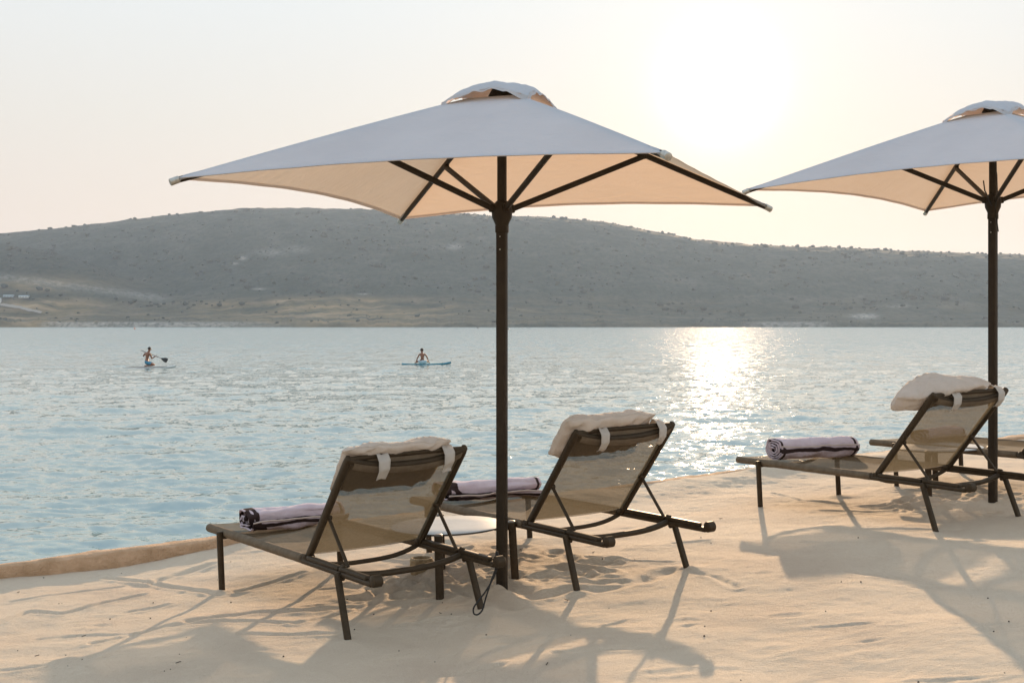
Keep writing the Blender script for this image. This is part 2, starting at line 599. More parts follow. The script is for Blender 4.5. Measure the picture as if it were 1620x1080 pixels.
FOOT = []          # dents: x, y, length, width, angle, depth
rr = random.Random(3)
for (cx, cy, n, sx, sy) in ((720, 905, 34, 75, 32), (880, 905, 24, 90, 22), (760, 890, 14, 60, 14), (660, 920, 10, 40, 12),
                            (1500, 795, 30, 50, 16), (1560, 790, 12, 50, 14), (1430, 800, 8, 60, 14), (620, 930, 8, 70, 14)):
    for _ in range(n):
        x, y = px2ground(cx + rr.gauss(0, sx * .55), cy + rr.gauss(0, sy * .6))
        FOOT.append((x, y, rr.uniform(.07, .14), rr.uniform(.035, .06), rr.uniform(0, 3.14), rr.uniform(.008, .024)))
for _ in range(60):
    x, y = px2ground(rr.uniform(20, 1600), rr.uniform(830, 1075))
    FOOT.append((x, y, rr.uniform(.05, .14), rr.uniform(.02, .05), rr.uniform(-.5, .9), rr.uniform(.002, .008)))
LINES = [  # drag marks in pixels: polyline, width, depth
    ([(168, 911), (235, 919), (300, 929), (345, 939)], .022, .014),
    ([(236, 919), (290, 904), (333, 893)], .026, .013),
    ([(0, 985), (45, 968), (95, 970), (170, 950), (225, 938)], .022, .011),
    ([(375, 933), (430, 920), (478, 908)], .018, .010),
    ([(0, 1062), (60, 1058), (150, 1042)], .02, .006),
    ([(150, 1020), (260, 992), (350, 985), (470, 983)], .022, .009),
    ([(300, 985), (400, 968), (520, 958), (560, 955)], .03, .012),
    ([(385, 1004), (480, 1003), (560, 1000)], .018, .006),
    ([(470, 985), (540, 965), (590, 950)], .02, .01),
    ([(640, 985), (690, 975), (740, 973)], .02, .01),
    ([(700, 1065), (745, 1058), (790, 1050)], .025, .008),
    ([(940, 935), (1010, 922), (1060, 905)], .05, .014),
    ([(930, 885), (1000, 889), (1060, 891)], .018, .010),
    ([(1290, 839), (1400, 840), (1520, 841)], .02, .008),
    ([(1270, 860), (1400, 862), (1560, 860)], .02, .005),
    ([(1340, 905), (1400, 912), (1480, 922)], .02, .006),
    ([(1300, 808), (1370, 810), (1420, 806)], .03, .010),
    ([(1225, 778), (1270, 790), (1330, 795)], .02, .008),
    ([(880, 1030), (960, 1024), (1060, 1022)], .02, .006),
    ([(1080, 905), (1130, 915), (1165, 930)], .02, .006),
    ([(20, 870 + 80), (110, 935), (190, 925)], .02, .007),
    ([(60, 1010), (130, 1004), (210, 1003)], .02, .006),
    ([(545, 920), (600, 935), (650, 945)], .03, .010),
    ([(800, 930), (850, 945), (900, 935)], .05, .018),
    ([(620, 905), (700, 930), (770, 945), (810, 962)], .04, .016),
]
MOUND = []         # filled with pole and leg positions: x, y, radius, height

def sand_z(x, y):
    d = quay_d(x, y)
    z = g0(x, y) + .016 * fbm(x * .9, y * 1.3, 3, 5) + .0040 * fbm(x * 3.6, y * 5.0, 3, 21) + .0016 * fbm(x * 19, y * 22, 3, 33)
    # sand blown up against the kerb on the right hand side
    pile = sstep(-2.7, -1.2, x) * (1 - .75 * sstep(2.5, 6, x))
    z = z + .085 * pile * np.exp(-((d + .1) / .42) ** 2) * (1 + .25 * vnoise(x * 2.2, y * 2.2, 8))
    for (fx, fy, L_, W_, an, dep) in FOOT:
        m = (np.abs(x - fx) < .4) & (np.abs(y - fy) < .4)
        if not np.any(m): continue
        c_, s_ = math.cos(an), math.sin(an)
        u = ((x - fx) * c_ + (y - fy) * s_) / L_
        v = (-(x - fx) * s_ + (y - fy) * c_) / W_
        q = u * u + v * v
        z = z + np.where(m, -dep * np.exp(-q * 1.1) + dep * .55 * np.exp(-(np.sqrt(q) - 1.55) ** 2 * 5), 0)
    for pts, w, dep in WL:
        best = np.full(x.shape, 9.0)
        for (x0, y0), (x1, y1) in zip(pts[:-1], pts[1:]):
            dx, dy = x1 - x0, y1 - y0
            t = np.clip(((x - x0) * dx + (y - y0) * dy) / (dx * dx + dy * dy), 0, 1)
            best = np.minimum(best, np.hypot(x - x0 - t * dx, y - y0 - t * dy))
        wob = 1 + .5 * vnoise(x * 6, y * 6, 4)
        z = z - dep * wob * np.exp(-(best / w) ** 2) + dep * .5 * np.exp(-((best - 2.1 * w) / w) ** 2)
    for (mx, my, r_, h_) in MOUND:
        z = z + h_ * np.exp(-((x - mx) ** 2 + (y - my) ** 2) / (r_ * r_)) * (1 + .4 * vnoise(x * 14, y * 14, 9))
    return z

WL = [([px2ground(*p) for p in pts], w, dep) for pts, w, dep in LINES]
SEA_Z = -.80

# ------------------------------------------------------------------ furniture positions (from the photograph's perspective)
TH = [2.165, 2.135, 2.078, 2.118]
LPOS = [(-.724, 6.484), (.424, 7.113), (2.718, 8.181), (3.951, 8.88)]
PPOS = [(-.055, 6.76), (3.345, 8.60)]
PYAW = [-.374, -.845]
W, ZR, UF, UH, UR, UFL, URL, SPL, LB, AL = .682, .298, 1.463, .07, -.695, 1.173, -.464, .049, .722, .832

for (x, y) in PPOS:
    MOUND.append((x, y, .17, .03))
for (x, y), th in zip(LPOS, TH):
    for u in (UFL, URL):
        for v in (-1, 1):
            vv = v * (W / 2 + SPL)
            MOUND.append((x + u * math.cos(th) + vv * math.sin(th), y + u * math.sin(th) - vv * math.cos(th), .06, .010))

# ------------------------------------------------------------------ beach sand
def axis(parts):
    out = []
    for a, b, st in parts:
        out += list(np.arange(a, b, st))
    return np.array(out + [parts[-1][1]])
def build_sand():
    s_ax = axis([(-400, -60, 40), (-60, -12, 3), (-12, -5, .25), (-5, -3.6, .05), (-3.6, 5.6, .0145), (5.6, 7, .06), (7, 14, .4), (14, 60, 4), (60, 400, 40)])
    # rows run parallel to the quay: y = y0(x) along the line, distance back from it
    d_ax = axis([(.14, 2.0, .014), (2.0, 4.0, .0135), (4.0, 6.4, .014), (6.4, 8, .06), (8, 14, .5), (14, 60, 4), (60, 400, 40)])
    X = np.tile(s_ax[None, :], (len(d_ax), 1))
    D = -np.tile(d_ax[:, None], (1, len(s_ax)))
    Yq = 9.80 + .5 * X
    Y = Yq + D / .8944
    Z = np.where((np.abs(X) < 12) & (D > -14), sand_z(X, Y), g0(X, Y))
    # outer skirt down to the sea bed behind the kerb
    return grid_mesh('beach_sand', X, Y, Z, M_sand)
sand = build_sand()
tag(sand, 'pale sand beach with drag marks, footprints and long low shadows', kind='structure')

# kerb along the water's edge
def build_kerb():
    mb = MB()
    xs = axis([(-400, -30, 40), (-30, -8, 1.5), (-8, -5, .1), (-5, 8, .022), (8, 30, 1.5), (30, 400, 40)])
    prof = [(-.16, -.25), (-.155, .0), (-.150, .075), (-.138, .088), (-.11, .094), (-.07, .096), (-.03, .094), (-.006, .088), (.002, .08), (.004, .0), (.006, -1.6)]
    nx, ny = len(xs), len(prof)
    vs, fs = [], []
    for x in xs:
        top = .0 + .004
        for k, (d, z) in enumerate(prof):
            X_ = x - .447 * d
            Y_ = 9.80 + .5 * x + .894 * d
            h = 1.0 if z < 0 else (1 - .25 * float(sstep(-2.7, 0, np.array(x))))
            nz = mnoise.noise(Vector((x * 2.3, d * 9, 1))) * .014 + mnoise.noise(Vector((x * 9, d * 30, 5))) * .009
            nd = mnoise.noise(Vector((x * 3.1, z * 9, 7))) * .017 + mnoise.noise(Vector((x * 14, z * 20, 3))) * .009
            if abs(x) > 9: nz = nd = 0
            vs.append((X_ - .447 * nd, Y_ + .894 * nd, float(g0(np.array(X_), 0)) + z * h + (nz if z > .04 else 0)))
    for i in range(nx - 1):
        for k in range(ny - 1):
            fs.append((i * ny + k, (i + 1) * ny + k, (i + 1) * ny + k + 1, i * ny + k + 1))
    mb.add(vs, [f[::-1] for f in fs])
    return mb.build('stone_kerb', M_kerb)
kerb = build_kerb()
tag(kerb, 'low rounded sandy plaster kerb running along the edge of the beach above the water', 'kerb')

# ------------------------------------------------------------------ sea
def ocean_tile(N, L, wind, wdir, seed, amp):
    rng = np.random.default_rng(seed)
    k = 2 * np.pi * np.fft.fftfreq(N, L / N)
    KX, KY = np.meshgrid(k, k)
    K = np.hypot(KX, KY); K[0, 0] = 1
    Lw = wind ** 2 / 9.81
    cosf = (KX * math.cos(wdir) + KY * math.sin(wdir)) / K
    P = np.exp(-1 / (K * Lw) ** 2) / K ** 4 * (np.abs(cosf) ** 4 * .9 + .1) * np.exp(-(K * .02) ** 2)
    P[0, 0] = 0
    h = (rng.normal(size=(N, N)) + 1j * rng.normal(size=(N, N))) * np.sqrt(P)
    H = np.fft.ifft2(h).real
    DX = np.fft.ifft2(-1j * KX / K * h).real
    DY = np.fft.ifft2(-1j * KY / K * h).real
    s_ = amp / H.std()
    return H * s_, DX * s_, DY * s_
def sample(T, L, X, Y):
    N = T.shape[0]
    x = (X / L * N); y = (Y / L * N)
    xi = np.floor(x).astype(int); yi = np.floor(y).astype(int)
    fx, fy = x - xi, y - yi
    return ((T[yi % N, xi % N] * (1 - fx) + T[yi % N, (xi + 1) % N] * fx) * (1 - fy)
            + (T[(yi + 1) % N, xi % N] * (1 - fx) + T[(yi + 1) % N, (xi + 1) % N] * fx) * fy)
def build_sea():
    rows = [2.0]
    while rows[-1] < 2600:
        y = rows[-1]
        rows.append(y + max(.025, y * y / 5200) if y > 6 else y + .5)
    rows += [3200, 3900, 4700]
    rows = np.array(rows)
    a = np.concatenate([[-14, -6, -3, -1.6, -1.1, -.8], np.linspace(-.62, .62, 900), [.8, 1.1, 1.6, 3, 6, 14]])
    Y = np.tile(rows[:, None], (1, len(a)))
    X = np.clip(Y * a[None, :], -6000, 6000)
    H = np.zeros_like(X); DX = np.zeros_like(X); DY = np.zeros_like(X)
    for (N, L, wd, di, sd, am, fade) in ((512, 37.0, 2.6, -1.35, 5, .021, 300), (512, 13.3, 1.7, -1.2, 9, .0145, 150), (512, 5.1, 1.05, -1.65, 14, .0080, 80), (256, 97.0, 4.5, -1.5, 2, .016, 700)):
        h, dx, dy = ocean_tile(N, L, wd, di, sd, am)
        f = np.exp(-(Y / fade) ** 2)
        H += sample(h, L, X, Y) * f; DX += sample(dx, L, X, Y) * f; DY += sample(dy, L, X, Y) * f
    ch = np.where(np.abs(a)[None, :] < .63, 1.0, 0.0)
    return grid_mesh('sea_water', X + .9 * DX * ch, Y + .9 * DY * ch, SEA_Z + H, M_sea)
sea = build_sea()
tag(sea, 'rippled pale blue sea with a glittering path of sunlight', kind='structure')

# ------------------------------------------------------------------ far hills
CREST = ([-900, -300, 0, 100, 200, 300, 400, 450, 560, 640, 700, 785, 850, 950, 1040, 1100, 1200, 1400, 1620, 2000, 2600],
         [420, 395, 371.5, 362.5, 351, 340, 332, 331, 334, 336, 338, 344, 344, 352, 369, 380, 389, 396, 404, 420, 440])
SPUR = ([-900, -300, 0, 60, 110, 160, 210, 250, 300, 360, 420, 2600], [350, 360, 384, 392, 404, 420, 442, 458, 478, 500, 530, 640])
SHORE = 2230.0
def hill_z(X, Y):
    px = 810 + FPX * X / Y
    yc = 3350 + 120 * np.sin(px / 310.0)
    crest = (HY - np.interp(px, *CREST)) / FPX * yc + CAM_H
    # real hills are rounded: smooth the crest line
    t = (Y - SHORE) / (yc - SHORE)
    low = .17 + .05 * np.sin(px / 170 + 1)
    S = np.where(t < low, t / low * .062, .062 + (1 - .062) * np.sin(np.clip((t - low) / (1 - low), 0, 1) * np.pi / 2) ** 1.35)
    back = np.clip(t - 1, 0, 5)
    z = crest * (S - back * .45)
    ys = 2760.0
    sc_ = (HY - np.interp(px, *SPUR)) / FPX * ys
    ts = (Y - (SHORE + 90)) / (ys - SHORE - 90)
    Ss = np.where(ts < 1, sstep(.1, 1.05, ts) ** .9, 1 - .5 * (ts - 1))
    zs = np.where(ts > 0, (sc_ + CAM_H) * Ss, -5)
    k = 9.0
    z = np.maximum(z, zs) + k * np.exp(-np.abs(z - zs) / k) * .5
    rough = np.clip(z / 40, .05, 1)
    z = z + rough * (11 * fbm(X / 260, Y / 330, 6, 3, .55) * np.clip(1.12 - np.clip(t, 0, 1), .16, 1) + 1.6 * fbm(X / 42, Y / 42, 4, 13, .55))
    # low coast: cliff of pale rock
    cl = (5.5 + 5.5 * sstep(430, 60, px) + 2.5 * vnoise(px / 14, px * 0, 6) + 1.5 * vnoise(px / 4, px * 0, 7))
    z = z * sstep(-.002, .05, t) + cl * sstep(-.004, .012, t) * np.exp(-np.clip(t, 0, 9) * 7)
    return np.where(Y < SHORE, -3 + 0 * z, z - .4)
def build_hills():
    rows = np.concatenate([[SHORE - 30, SHORE - 4], np.linspace(SHORE, SHORE + 60, 26), np.linspace(SHORE + 64, 3600, 420), [3750, 4000, 4400, 4800]])
    pxs = np.concatenate([np.linspace(-1500, -300, 60), np.linspace(-290, 1900, 1150), np.linspace(1910, 3100, 60)])
    Y = np.tile(rows[:, None], (1, len(pxs)))
    X = (pxs[None, :] - 810) / FPX * Y
    Z = hill_z(X, Y)
    px = 810 + FPX * X / Y
    py = HY - (Z - CAM_H) / FPX * 0 - (Z - CAM_H) * FPX / Y
    och = sstep(462, 484, py) * (.30 + .75 * np.exp(-((px - 520) / 190) ** 2) + .55 * np.exp(-((px - 60) / 90) ** 2)) * (1 - .5 * sstep(820, 1100, px)) * (.8 + .5 * fbm(X / 90, Y / 60, 3, 71))
    och = np.clip(och, 0, 1)
    och = np.maximum(och, .8 * np.exp(-((px - 60) / 110) ** 2 - ((py - 450) / 12) ** 2))
    rock = sstep(507, 511, py) * (sstep(55, 80, px) * sstep(520, 300, px) * .6 + .45 * sstep(1150, 1220, px) * sstep(1330, 1290, px))
    rock = np.maximum(rock, .9 * np.exp(-((px - 1368) / 20) ** 2 - ((py - 500) / 4.0) ** 2))
    och = np.maximum(och, 1.0 * np.exp(-((px - 135) / 26) ** 2 - ((py - (489 + (px - 135) * .16)) / 5.0) ** 2))
    band = np.exp(-((py - (438 + (px - 0) * .13)) / 6) ** 2) * sstep(290, 240, px) * .32
    rock = np.maximum(rock, band)
    thick = sstep(-6, 8, py - np.interp(px, *SPUR)) * sstep(300, 250, px) * sstep(8, -6, py - (436 + px * .13))
    for (cx, cy, sx, sy, a_) in ((383, 408, 7, 3, .8), (372, 417, 5, 2, .6), (430, 400, 22, 6, .3), (720, 390, 14, 5, .4), (1420, 484, 18, 3, .4), (410, 457, 9, 1.5, .6), (575, 465, 9, 1.2, .5), (470, 395, 25, 6, .25)):
        rock = np.maximum(rock, a_ * np.exp(-((px - cx) / sx) ** 2 - ((py - cy) / sy) ** 2))
    return grid_mesh('hills', X, Y, Z, M_hill, {'ochre': och, 'rock': rock, 'thicket': thick})
hills = build_hills()
tag(hills, 'long hazy scrub covered hill across the bay', kind='structure')

def ray_hill(px, py):
    a = (px - 810) / FPX
    ys = np.linspace(SHORE + 5, 3500, 4000)
    z = hill_z(a * ys, ys)
    line = CAM_H + (HY - py) / FPX * ys
    hit = np.where(z >= line)[0]
    i = hit[0] if len(hit) else int(np.argmax(z / ys))
    return a * ys[i], ys[i], z[i]

# scrub bushes over the hillside and along its crest
def build_scrub():
    rng = np.random.default_rng(4)
    ico_v, ico_f = [], []
    t = (1 + 5 ** .5) / 2
    for a, b in ((-1, t), (1, t), (-1, -t), (1, -t)):
        ico_v += [(a, b, 0), (0, a, b), (b, 0, a)]
    ico_v = np.array(ico_v) / math.hypot(1, t)
    from itertools import combinations
    for i, j, k in combinations(range(12), 3):
        A, B, C_ = ico_v[i], ico_v[j], ico_v[k]
        if max(np.linalg.norm(A - B), np.linalg.norm(B - C_), np.linalg.norm(A - C_)) < 1.2:
            n = np.cross(B - A, C_ - A)
            ico_f.append((i, j, k) if n @ A > 0 else (i, k, j))
    ico_f = np.array(ico_f)
    n = 11000
    px = rng.uniform(-150, 1780, n)
    Y = rng.uniform(SHORE + 25, 3300, n)
    crest_n = 450
    px[:crest_n] = rng.uniform(-100, 1750, crest_n)
    Y[:crest_n] = 3350 + 120 * np.sin(px[:crest_n] / 310) + rng.uniform(-50, 5, crest_n)
    X = (px - 810) / FPX * Y
    dens = 1.5 * fbm(X / 110, Y / 60, 4, 40)
    keep = (dens + rng.uniform(-.9, .9, n) > .25) | (np.arange(n) < crest_n)
    keep &= ~((Y < 2500) & (rng.uniform(0, 1, n) < .6))
    X, Y = X[keep], Y[keep]
    cr_ = (np.arange(n) < crest_n)[keep]
    Z = hill_z(X, Y)
    s_ = rng.gamma(1.5, 1.15, len(X)) * (.8 + .5 * rng.uniform(size=len(X)))
    s_ = np.clip(s_, .6, 7) * np.where(Y < 2500, .6, 1.0)
    big = cr_ & (rng.uniform(size=len(X)) < .06)
    s_[cr_] *= .7; s_[big] *= 1.7
    m = len(X)
    jit = rng.uniform(.65, 1.3, (m, 12, 1))
    V = ico_v[None] * jit * s_[:, None, None] * np.array([1.25, 1.1, .85])
    V = V + np.stack([X, Y, Z + s_ * .35], -1)[:, None, :]
    F = ico_f[None] + (np.arange(m) * 12)[:, None, None]
    V = V.reshape(-1, 3); F = F.reshape(-1, 3)
    me = bpy.data.meshes.new('scrub')
    me.vertices.add(len(V)); me.vertices.foreach_set('co', V.ravel().astype(np.float32))
    me.loops.add(F.size); me.loops.foreach_set('vertex_index', F.ravel().astype(np.int32))
    me.polygons.add(len(F))
    me.polygons.foreach_set('loop_start', np.arange(0, F.size, 3, dtype=np.int32))
    me.polygons.foreach_set('loop_total', np.full(len(F), 3, dtype=np.int32))
    me.update(calc_edges=True)
    me.materials.append(M_scrub)
    o = bpy.data.objects.new('scrub', me)
    COL.objects.link(o)
    return o
scrub = build_scrub()
tag(scrub, 'dark dots of scrub and bushes scattered over the far hill', 'scrub', kind='stuff')

# pale farm track on the lower slope, left
def build_track():
    mb = MB()
    pts = [(-40, 478), (0, 483), (30, 487), (50, 492), (68, 496)]
    ring = []
    for px, py in pts:
        x, y, z = ray_hill(px, py)
        ring.append((x, y, z))
    P = []
    for i in range(len(ring) - 1):
        for t in np.linspace(0, 1, 8, endpoint=False):
            x = ring[i][0] * (1 - t) + ring[i + 1][0] * t
            y = ring[i][1] * (1 - t) + ring[i + 1][1] * t
            P.append((x, y))
    vs, fs = [], []
    for i, (x, y) in enumerate(P):
        for w in (-5, 0, 5):
            vs.append((x, y + w, float(hill_z(np.array(x), np.array(y + w))) + 1.6))
    for i in range(len(P) - 1):
        for k in (0, 1):
            fs.append((i * 3 + k, (i + 1) * 3 + k, (i + 1) * 3 + k + 1, i * 3 + k + 1))
    mb.add(vs, [f[::-1] for f in fs])
    return mb.build('dirt_track', simple('track_dust', (.28, .25, .21), (.36, .32, .27), .95, .2, .1))
tag(build_track(), 'pale dirt track curving down the slope on the far left shore', kind='structure')

# small farm buildings on the far shore
M_whitewall = simple('far_white_wall', (.62, .62, .60), (.74, .74, .72), .8, .5, .1)
M_greyroof = simple('far_roof', (.30, .38, .42), (.42, .50, .54), .6, .5, .1)
M_glassfar = simple('far_window', (.03, .035, .04), (.05, .055, .06), .2, .5, .05)
def shed(px, py, w, d, h, label, wall):
    x, y, z = ray_hill(px, py)
    e = empty('farm_building', (x, y, z - .5))
    tag(e, label, 'building')
    b = MB(); b.box((0, 0, h / 2), (w, d, h)); b.build('wall', wall, e)
    r = MB()
    vs = [(-w / 2 - .5, -d / 2 - .5, h + .003), (w / 2 + .5, -d / 2 - .5, h + .003), (w / 2 + .5, d / 2 + .5, h + .003), (-w / 2 - .5, d / 2 + .5, h + .003),
          (-w / 2 - .5, 0, h + 1.6), (w / 2 + .5, 0, h + 1.6)]
    r.add(vs, [(0, 1, 5, 4), (2, 3, 4, 5), (1, 2, 5), (3, 0, 4), (3, 2, 1, 0)], 0, False)
    r.build('roof', M_greyroof, e)
    for k in range(3):
        q = MB(); q.box((-w * .3 + k * w * .3, -d / 2 - .03, h * .5), (w * .12, .08, h * .35)); q.build('window', M_glassfar, e)
shed(38, 471, 19, 9, 3.6, 'long low white farm building on the slope above the far left shore', M_whitewall)
shed(14, 470, 20, 10, 3.4, 'grey blue roofed farm building beside the white one at the left edge', M_greyroof)
shed(-1, 479, 6, 7, 9.0, 'small tall white house below the farm buildings at the left edge', M_whitewall)

# buoys
M_buoy_o = simple('buoy_orange', (.45, .12, .05), (.55, .18, .08), .5, 5, .05)
M_buoy_d = simple('buoy_dark', (.03, .03, .03), (.06, .055, .05), .5, 5, .05)
def buoy(px, py, r, mat, label):
    dist = (CAM_H - SEA_Z) * FPX / (py - HY)
    e = empty('buoy', ((px - 810) / FPX * dist, dist, SEA_Z))
    tag(e, label, 'buoy', None)
    b = MB()
    prof = [(0.0, -.5), (.6, -.4), (.95, 0), (.9, .35), (.5, .7), (.22, .85)]
    b.tube([(0, 0, z * r) for _, z in prof], [max(.02, q * r) for q, _ in prof], 12)
    b.build('float', mat, e)
    s_ = MB(); s_.tube([(0, 0, .85 * r), (0, 0, 1.9 * r)], .1 * r, 8); s_.build('mast', mat, e)
buoy(213, 520.3, .9, M_buoy_o, 'tiny orange buoy far out near the left shore')
buoy(756, 519.6, .9, M_buoy_d, 'tiny dark buoy far out just left of the central parasol pole')
buoy(804, 521.2, .8, M_buoy_d, 'tiny dark buoy just right of the central parasol pole')

# ------------------------------------------------------------------ sun lounger
def vz(v, u, z): return Vector((v, u, z))      # local x across, y towards the foot, z up

def make_lounger():
    root = empty('sun_lounger', (0, 0, 0))
    hw = W / 2
    for s in (-1, 1):
        x = s * hw
        b = MB()      # rail: round under the seat, squarer channel behind the hinge
        b.tube([vz(x, UF - .02, ZR), vz(x, UH - .02, ZR)], .017, 10)
        b.tube([vz(x, UH + .03, ZR - .010), vz(x, UR + .03, ZR - .014)], .021, 12, flat=.62, sq=.5)
        b.tube([vz(x, UH - .03, ZR + .012), vz(x, -.315, ZR + .010)], .017, 12, flat=.72, sq=.5)
        b.tube([vz(x, -.335, ZR + .010), vz(x, UR + .085, ZR + .006)], .017, 12, flat=.72, sq=.5)
        b.tube([vz(x, -.335, ZR + .022), vz(x, -.36, ZR + .020)], .012, 8)
        b.build('side_rail', M_frame, root)
        k = MB()
        k.tube([vz(x - .020, UR, ZR + .006), vz(x + .020, UR, ZR + .006)], .029, 18, up=(0, 1, 0))
        k.build('rail_end', M_frame, root)
    # legs: each stands outside its rail, held by a short bracket
    for s in (-1, 1):
        xo = s * (hw + SPL - .006)
        b = MB()
        b.tube([vz(xo, UFL + .012, ZR + .012), vz(xo, UFL, -.10)], .0175, 12, flat=.9, sq=.35)
        b.tube([vz(s * hw, UFL + .01, ZR - .02), vz(xo, UFL + .01, ZR - .02)], .012, 10)
        lg = b.build('leg', M_frame, root)
        b = MB()
        b.tube([vz(xo - s * .012, URL + .115, ZR - .005), vz(xo, URL - .032, -.10)], .0168, 12, flat=.9, sq=.35)
        b.tube([vz(s * hw, URL + .11, ZR - .03), vz(xo - s * .01, URL + .11, ZR - .03)], .014, 10)
        b.build('leg', M_frame, root)
    def cross(u, z, bow, r, du=0.0):
        b = MB()
        n = 20
        path = []
        for i in range(n + 1):
            t = i / n * 2 - 1
            q = (1 - abs(t) ** 3)
            path.append(vz(t * (hw - .004), u + du * q, z - bow * q))
        b.tube(path, r, 12, flat=.8)
        return b.build('cross_bar', M_frame, root)
    cross(UF - .16, ZR - .004, .050, .014)
    cross(UH + .02, ZR - .004, .052, .0155)
    cross(-.345, ZR - .006, .035, .0205)
    # seat cloth
    b = MB()
    def seat(i, j):
        v = (i * 2 - 1); u = UF + (UH + .02 - UF) * j
        z = ZR + .022 - .020 * (1 - v * v) * (.6 + .4 * math.sin(j * math.pi)) + .0015 * math.sin(j * 40 + v * 3)
        return vz(v * (hw + .004), u, z)
    b.grid(15, 40, seat)
    b.build('seat_sling', M_sling, root)
    for s in (-1, 1):
        b = MB()
        n = 26
        path = [vz(s * hw, UF + (UH + .045 - UF) * i / n, ZR) for i in range(n + 1)]
        b.tube(path, [.0255 + .0006 * math.sin(i * 2.3) for i in range(n + 1)], 16)
        b.build('sling_sleeve', M_sleeve, root)
    # backrest
    ca, sa = math.cos(AL), math.sin(AL)
    def bk(v, w, t=0.0):      # w up the back, t out of its front face
        return vz(v, UH - w * ca + t * sa, ZR + .012 + w * sa + t * ca)
    bf = None
    for s in (-1, 1):
        b = MB()
        x = s * (hw - .012)
        b.tube([bk(x, -.012), bk(x, LB - .02), bk(x * .997, LB + .012)], [.0215, .0215, .018], 14, flat=.8, sq=.2, up=(1, 0, 0))
        o = b.build('backrest_tube', M_frame, root)
        b = MB(); b.tube([bk(x - .026, 0), bk(x + .026, 0)], .018, 12, up=(0, 1, 0)); b.build('hinge', M_frame, root)
    n = 24
    def bow(t):   # bowed top bar
        q = (1 - abs(t) ** 2.4)
        return bk(t * (hw - .012), LB - .004 - .030 * q, -.034 * q)
    b = MB(); b.tube([bow(i / n * 2 - 1) for i in range(n + 1)], .021, 14, flat=.9); b.build('top_bar', M_frame, root)
    b = MB()
    b.tube([bk(-hw + .02, LB + .002), bk(-hw * .55, LB + .008), bk(hw * .55, LB + .008), bk(hw - .02, LB + .002)], .0125, 10)
    b.build('top_bar', M_frame, root)
    b = MB()
    def sl(i, j):
        v = i * 2 - 1
        w = .035 + (LB - .05) * j
        q = (1 - abs(v) ** 2.4)
        return bk(v * (hw - .012), w - .02 * q * j, -.006 - (.030 * q) * j ** 2.2 - .006 * q)
    b.grid(19, 34, sl)
    b.build('backrest_sling', M_sling, root)
    b = MB()      # hem roll round the bowed bar
    b.grid(25, 5, lambda i, j: bow((i * 2 - 1) * .93) + Vector((0, 0, 0)) + (bk(0, 1) - bk(0, 0)).normalized() * (.012 - .045 * j) + (bk(0, 0, 1) - bk(0, 0)).normalized() * (-.022 - .004 * math.sin(j * 3.14)))
    b.build('sling_hem', M_sleeve, root)
    b = MB()      # cloth between the straight and the bowed bar
    b.grid(25, 5, lambda i, j: bk((i * 2 - 1) * (hw - .03), LB + .006, -.004).lerp(bow((i * 2 - 1) * .96) + Vector((0, 0, .004)), j))
    b.build('sling_flap', M_sleeve, root)
    # props
    for s in (-1, 1):
        b = MB()
        x = s * (hw - .030)
        p0_, p1_ = bk(x, LB * .43, -.012), vz(x, -.345, ZR + .018)
        b.tube([p0_, p1_], .0095, 10, flat=.65, sq=.3)
        b.tube([bk(x + s * .02, LB * .43, -.008), bk(x - s * .012, LB * .43, -.008)], .015, 12, up=(0, 1, 0))
        b.build('support_strut', M_frame, root)
    return root

def ground_rot(x, y, rz):
    """tilt that follows the slope of the beach"""
    gx = float(g0(np.array(x + .1), 0) - g0(np.array(x - .1), 0)) / .2
    nrm = Vector((-gx * .5, 0, 1)).normalized()
    q = Vector((0, 0, 1)).rotation_difference(nrm)
    return (q.to_matrix() @ Matrix.Rotation(rz, 3, 'Z')).to_euler()

lab = ['bronze framed mesh lounger left of the central parasol pole, nearest the camera',
       'bronze mesh lounger just right of the central pole, sun glitter through its back',
       'bronze framed mesh lounger left of the right hand parasol pole, bulky pillow on its back',
       'bronze framed mesh lounger behind the right hand parasol pole, mostly cut off by the frame']
proto = make_lounger()
LOUNGERS = []
for i in range(4):
    o = proto if i == 0 else copy_tree(proto)
    x, y = LPOS[i]
    o.location = (x, y, float(g0(np.array(x), 0)))
    o.rotation_euler = ground_rot(x, y, TH[i] - math.pi / 2)
    tag(o, lab[i], 'lounger', 'mesh sun loungers set out on the sand')
    LOUNGERS.append(o)

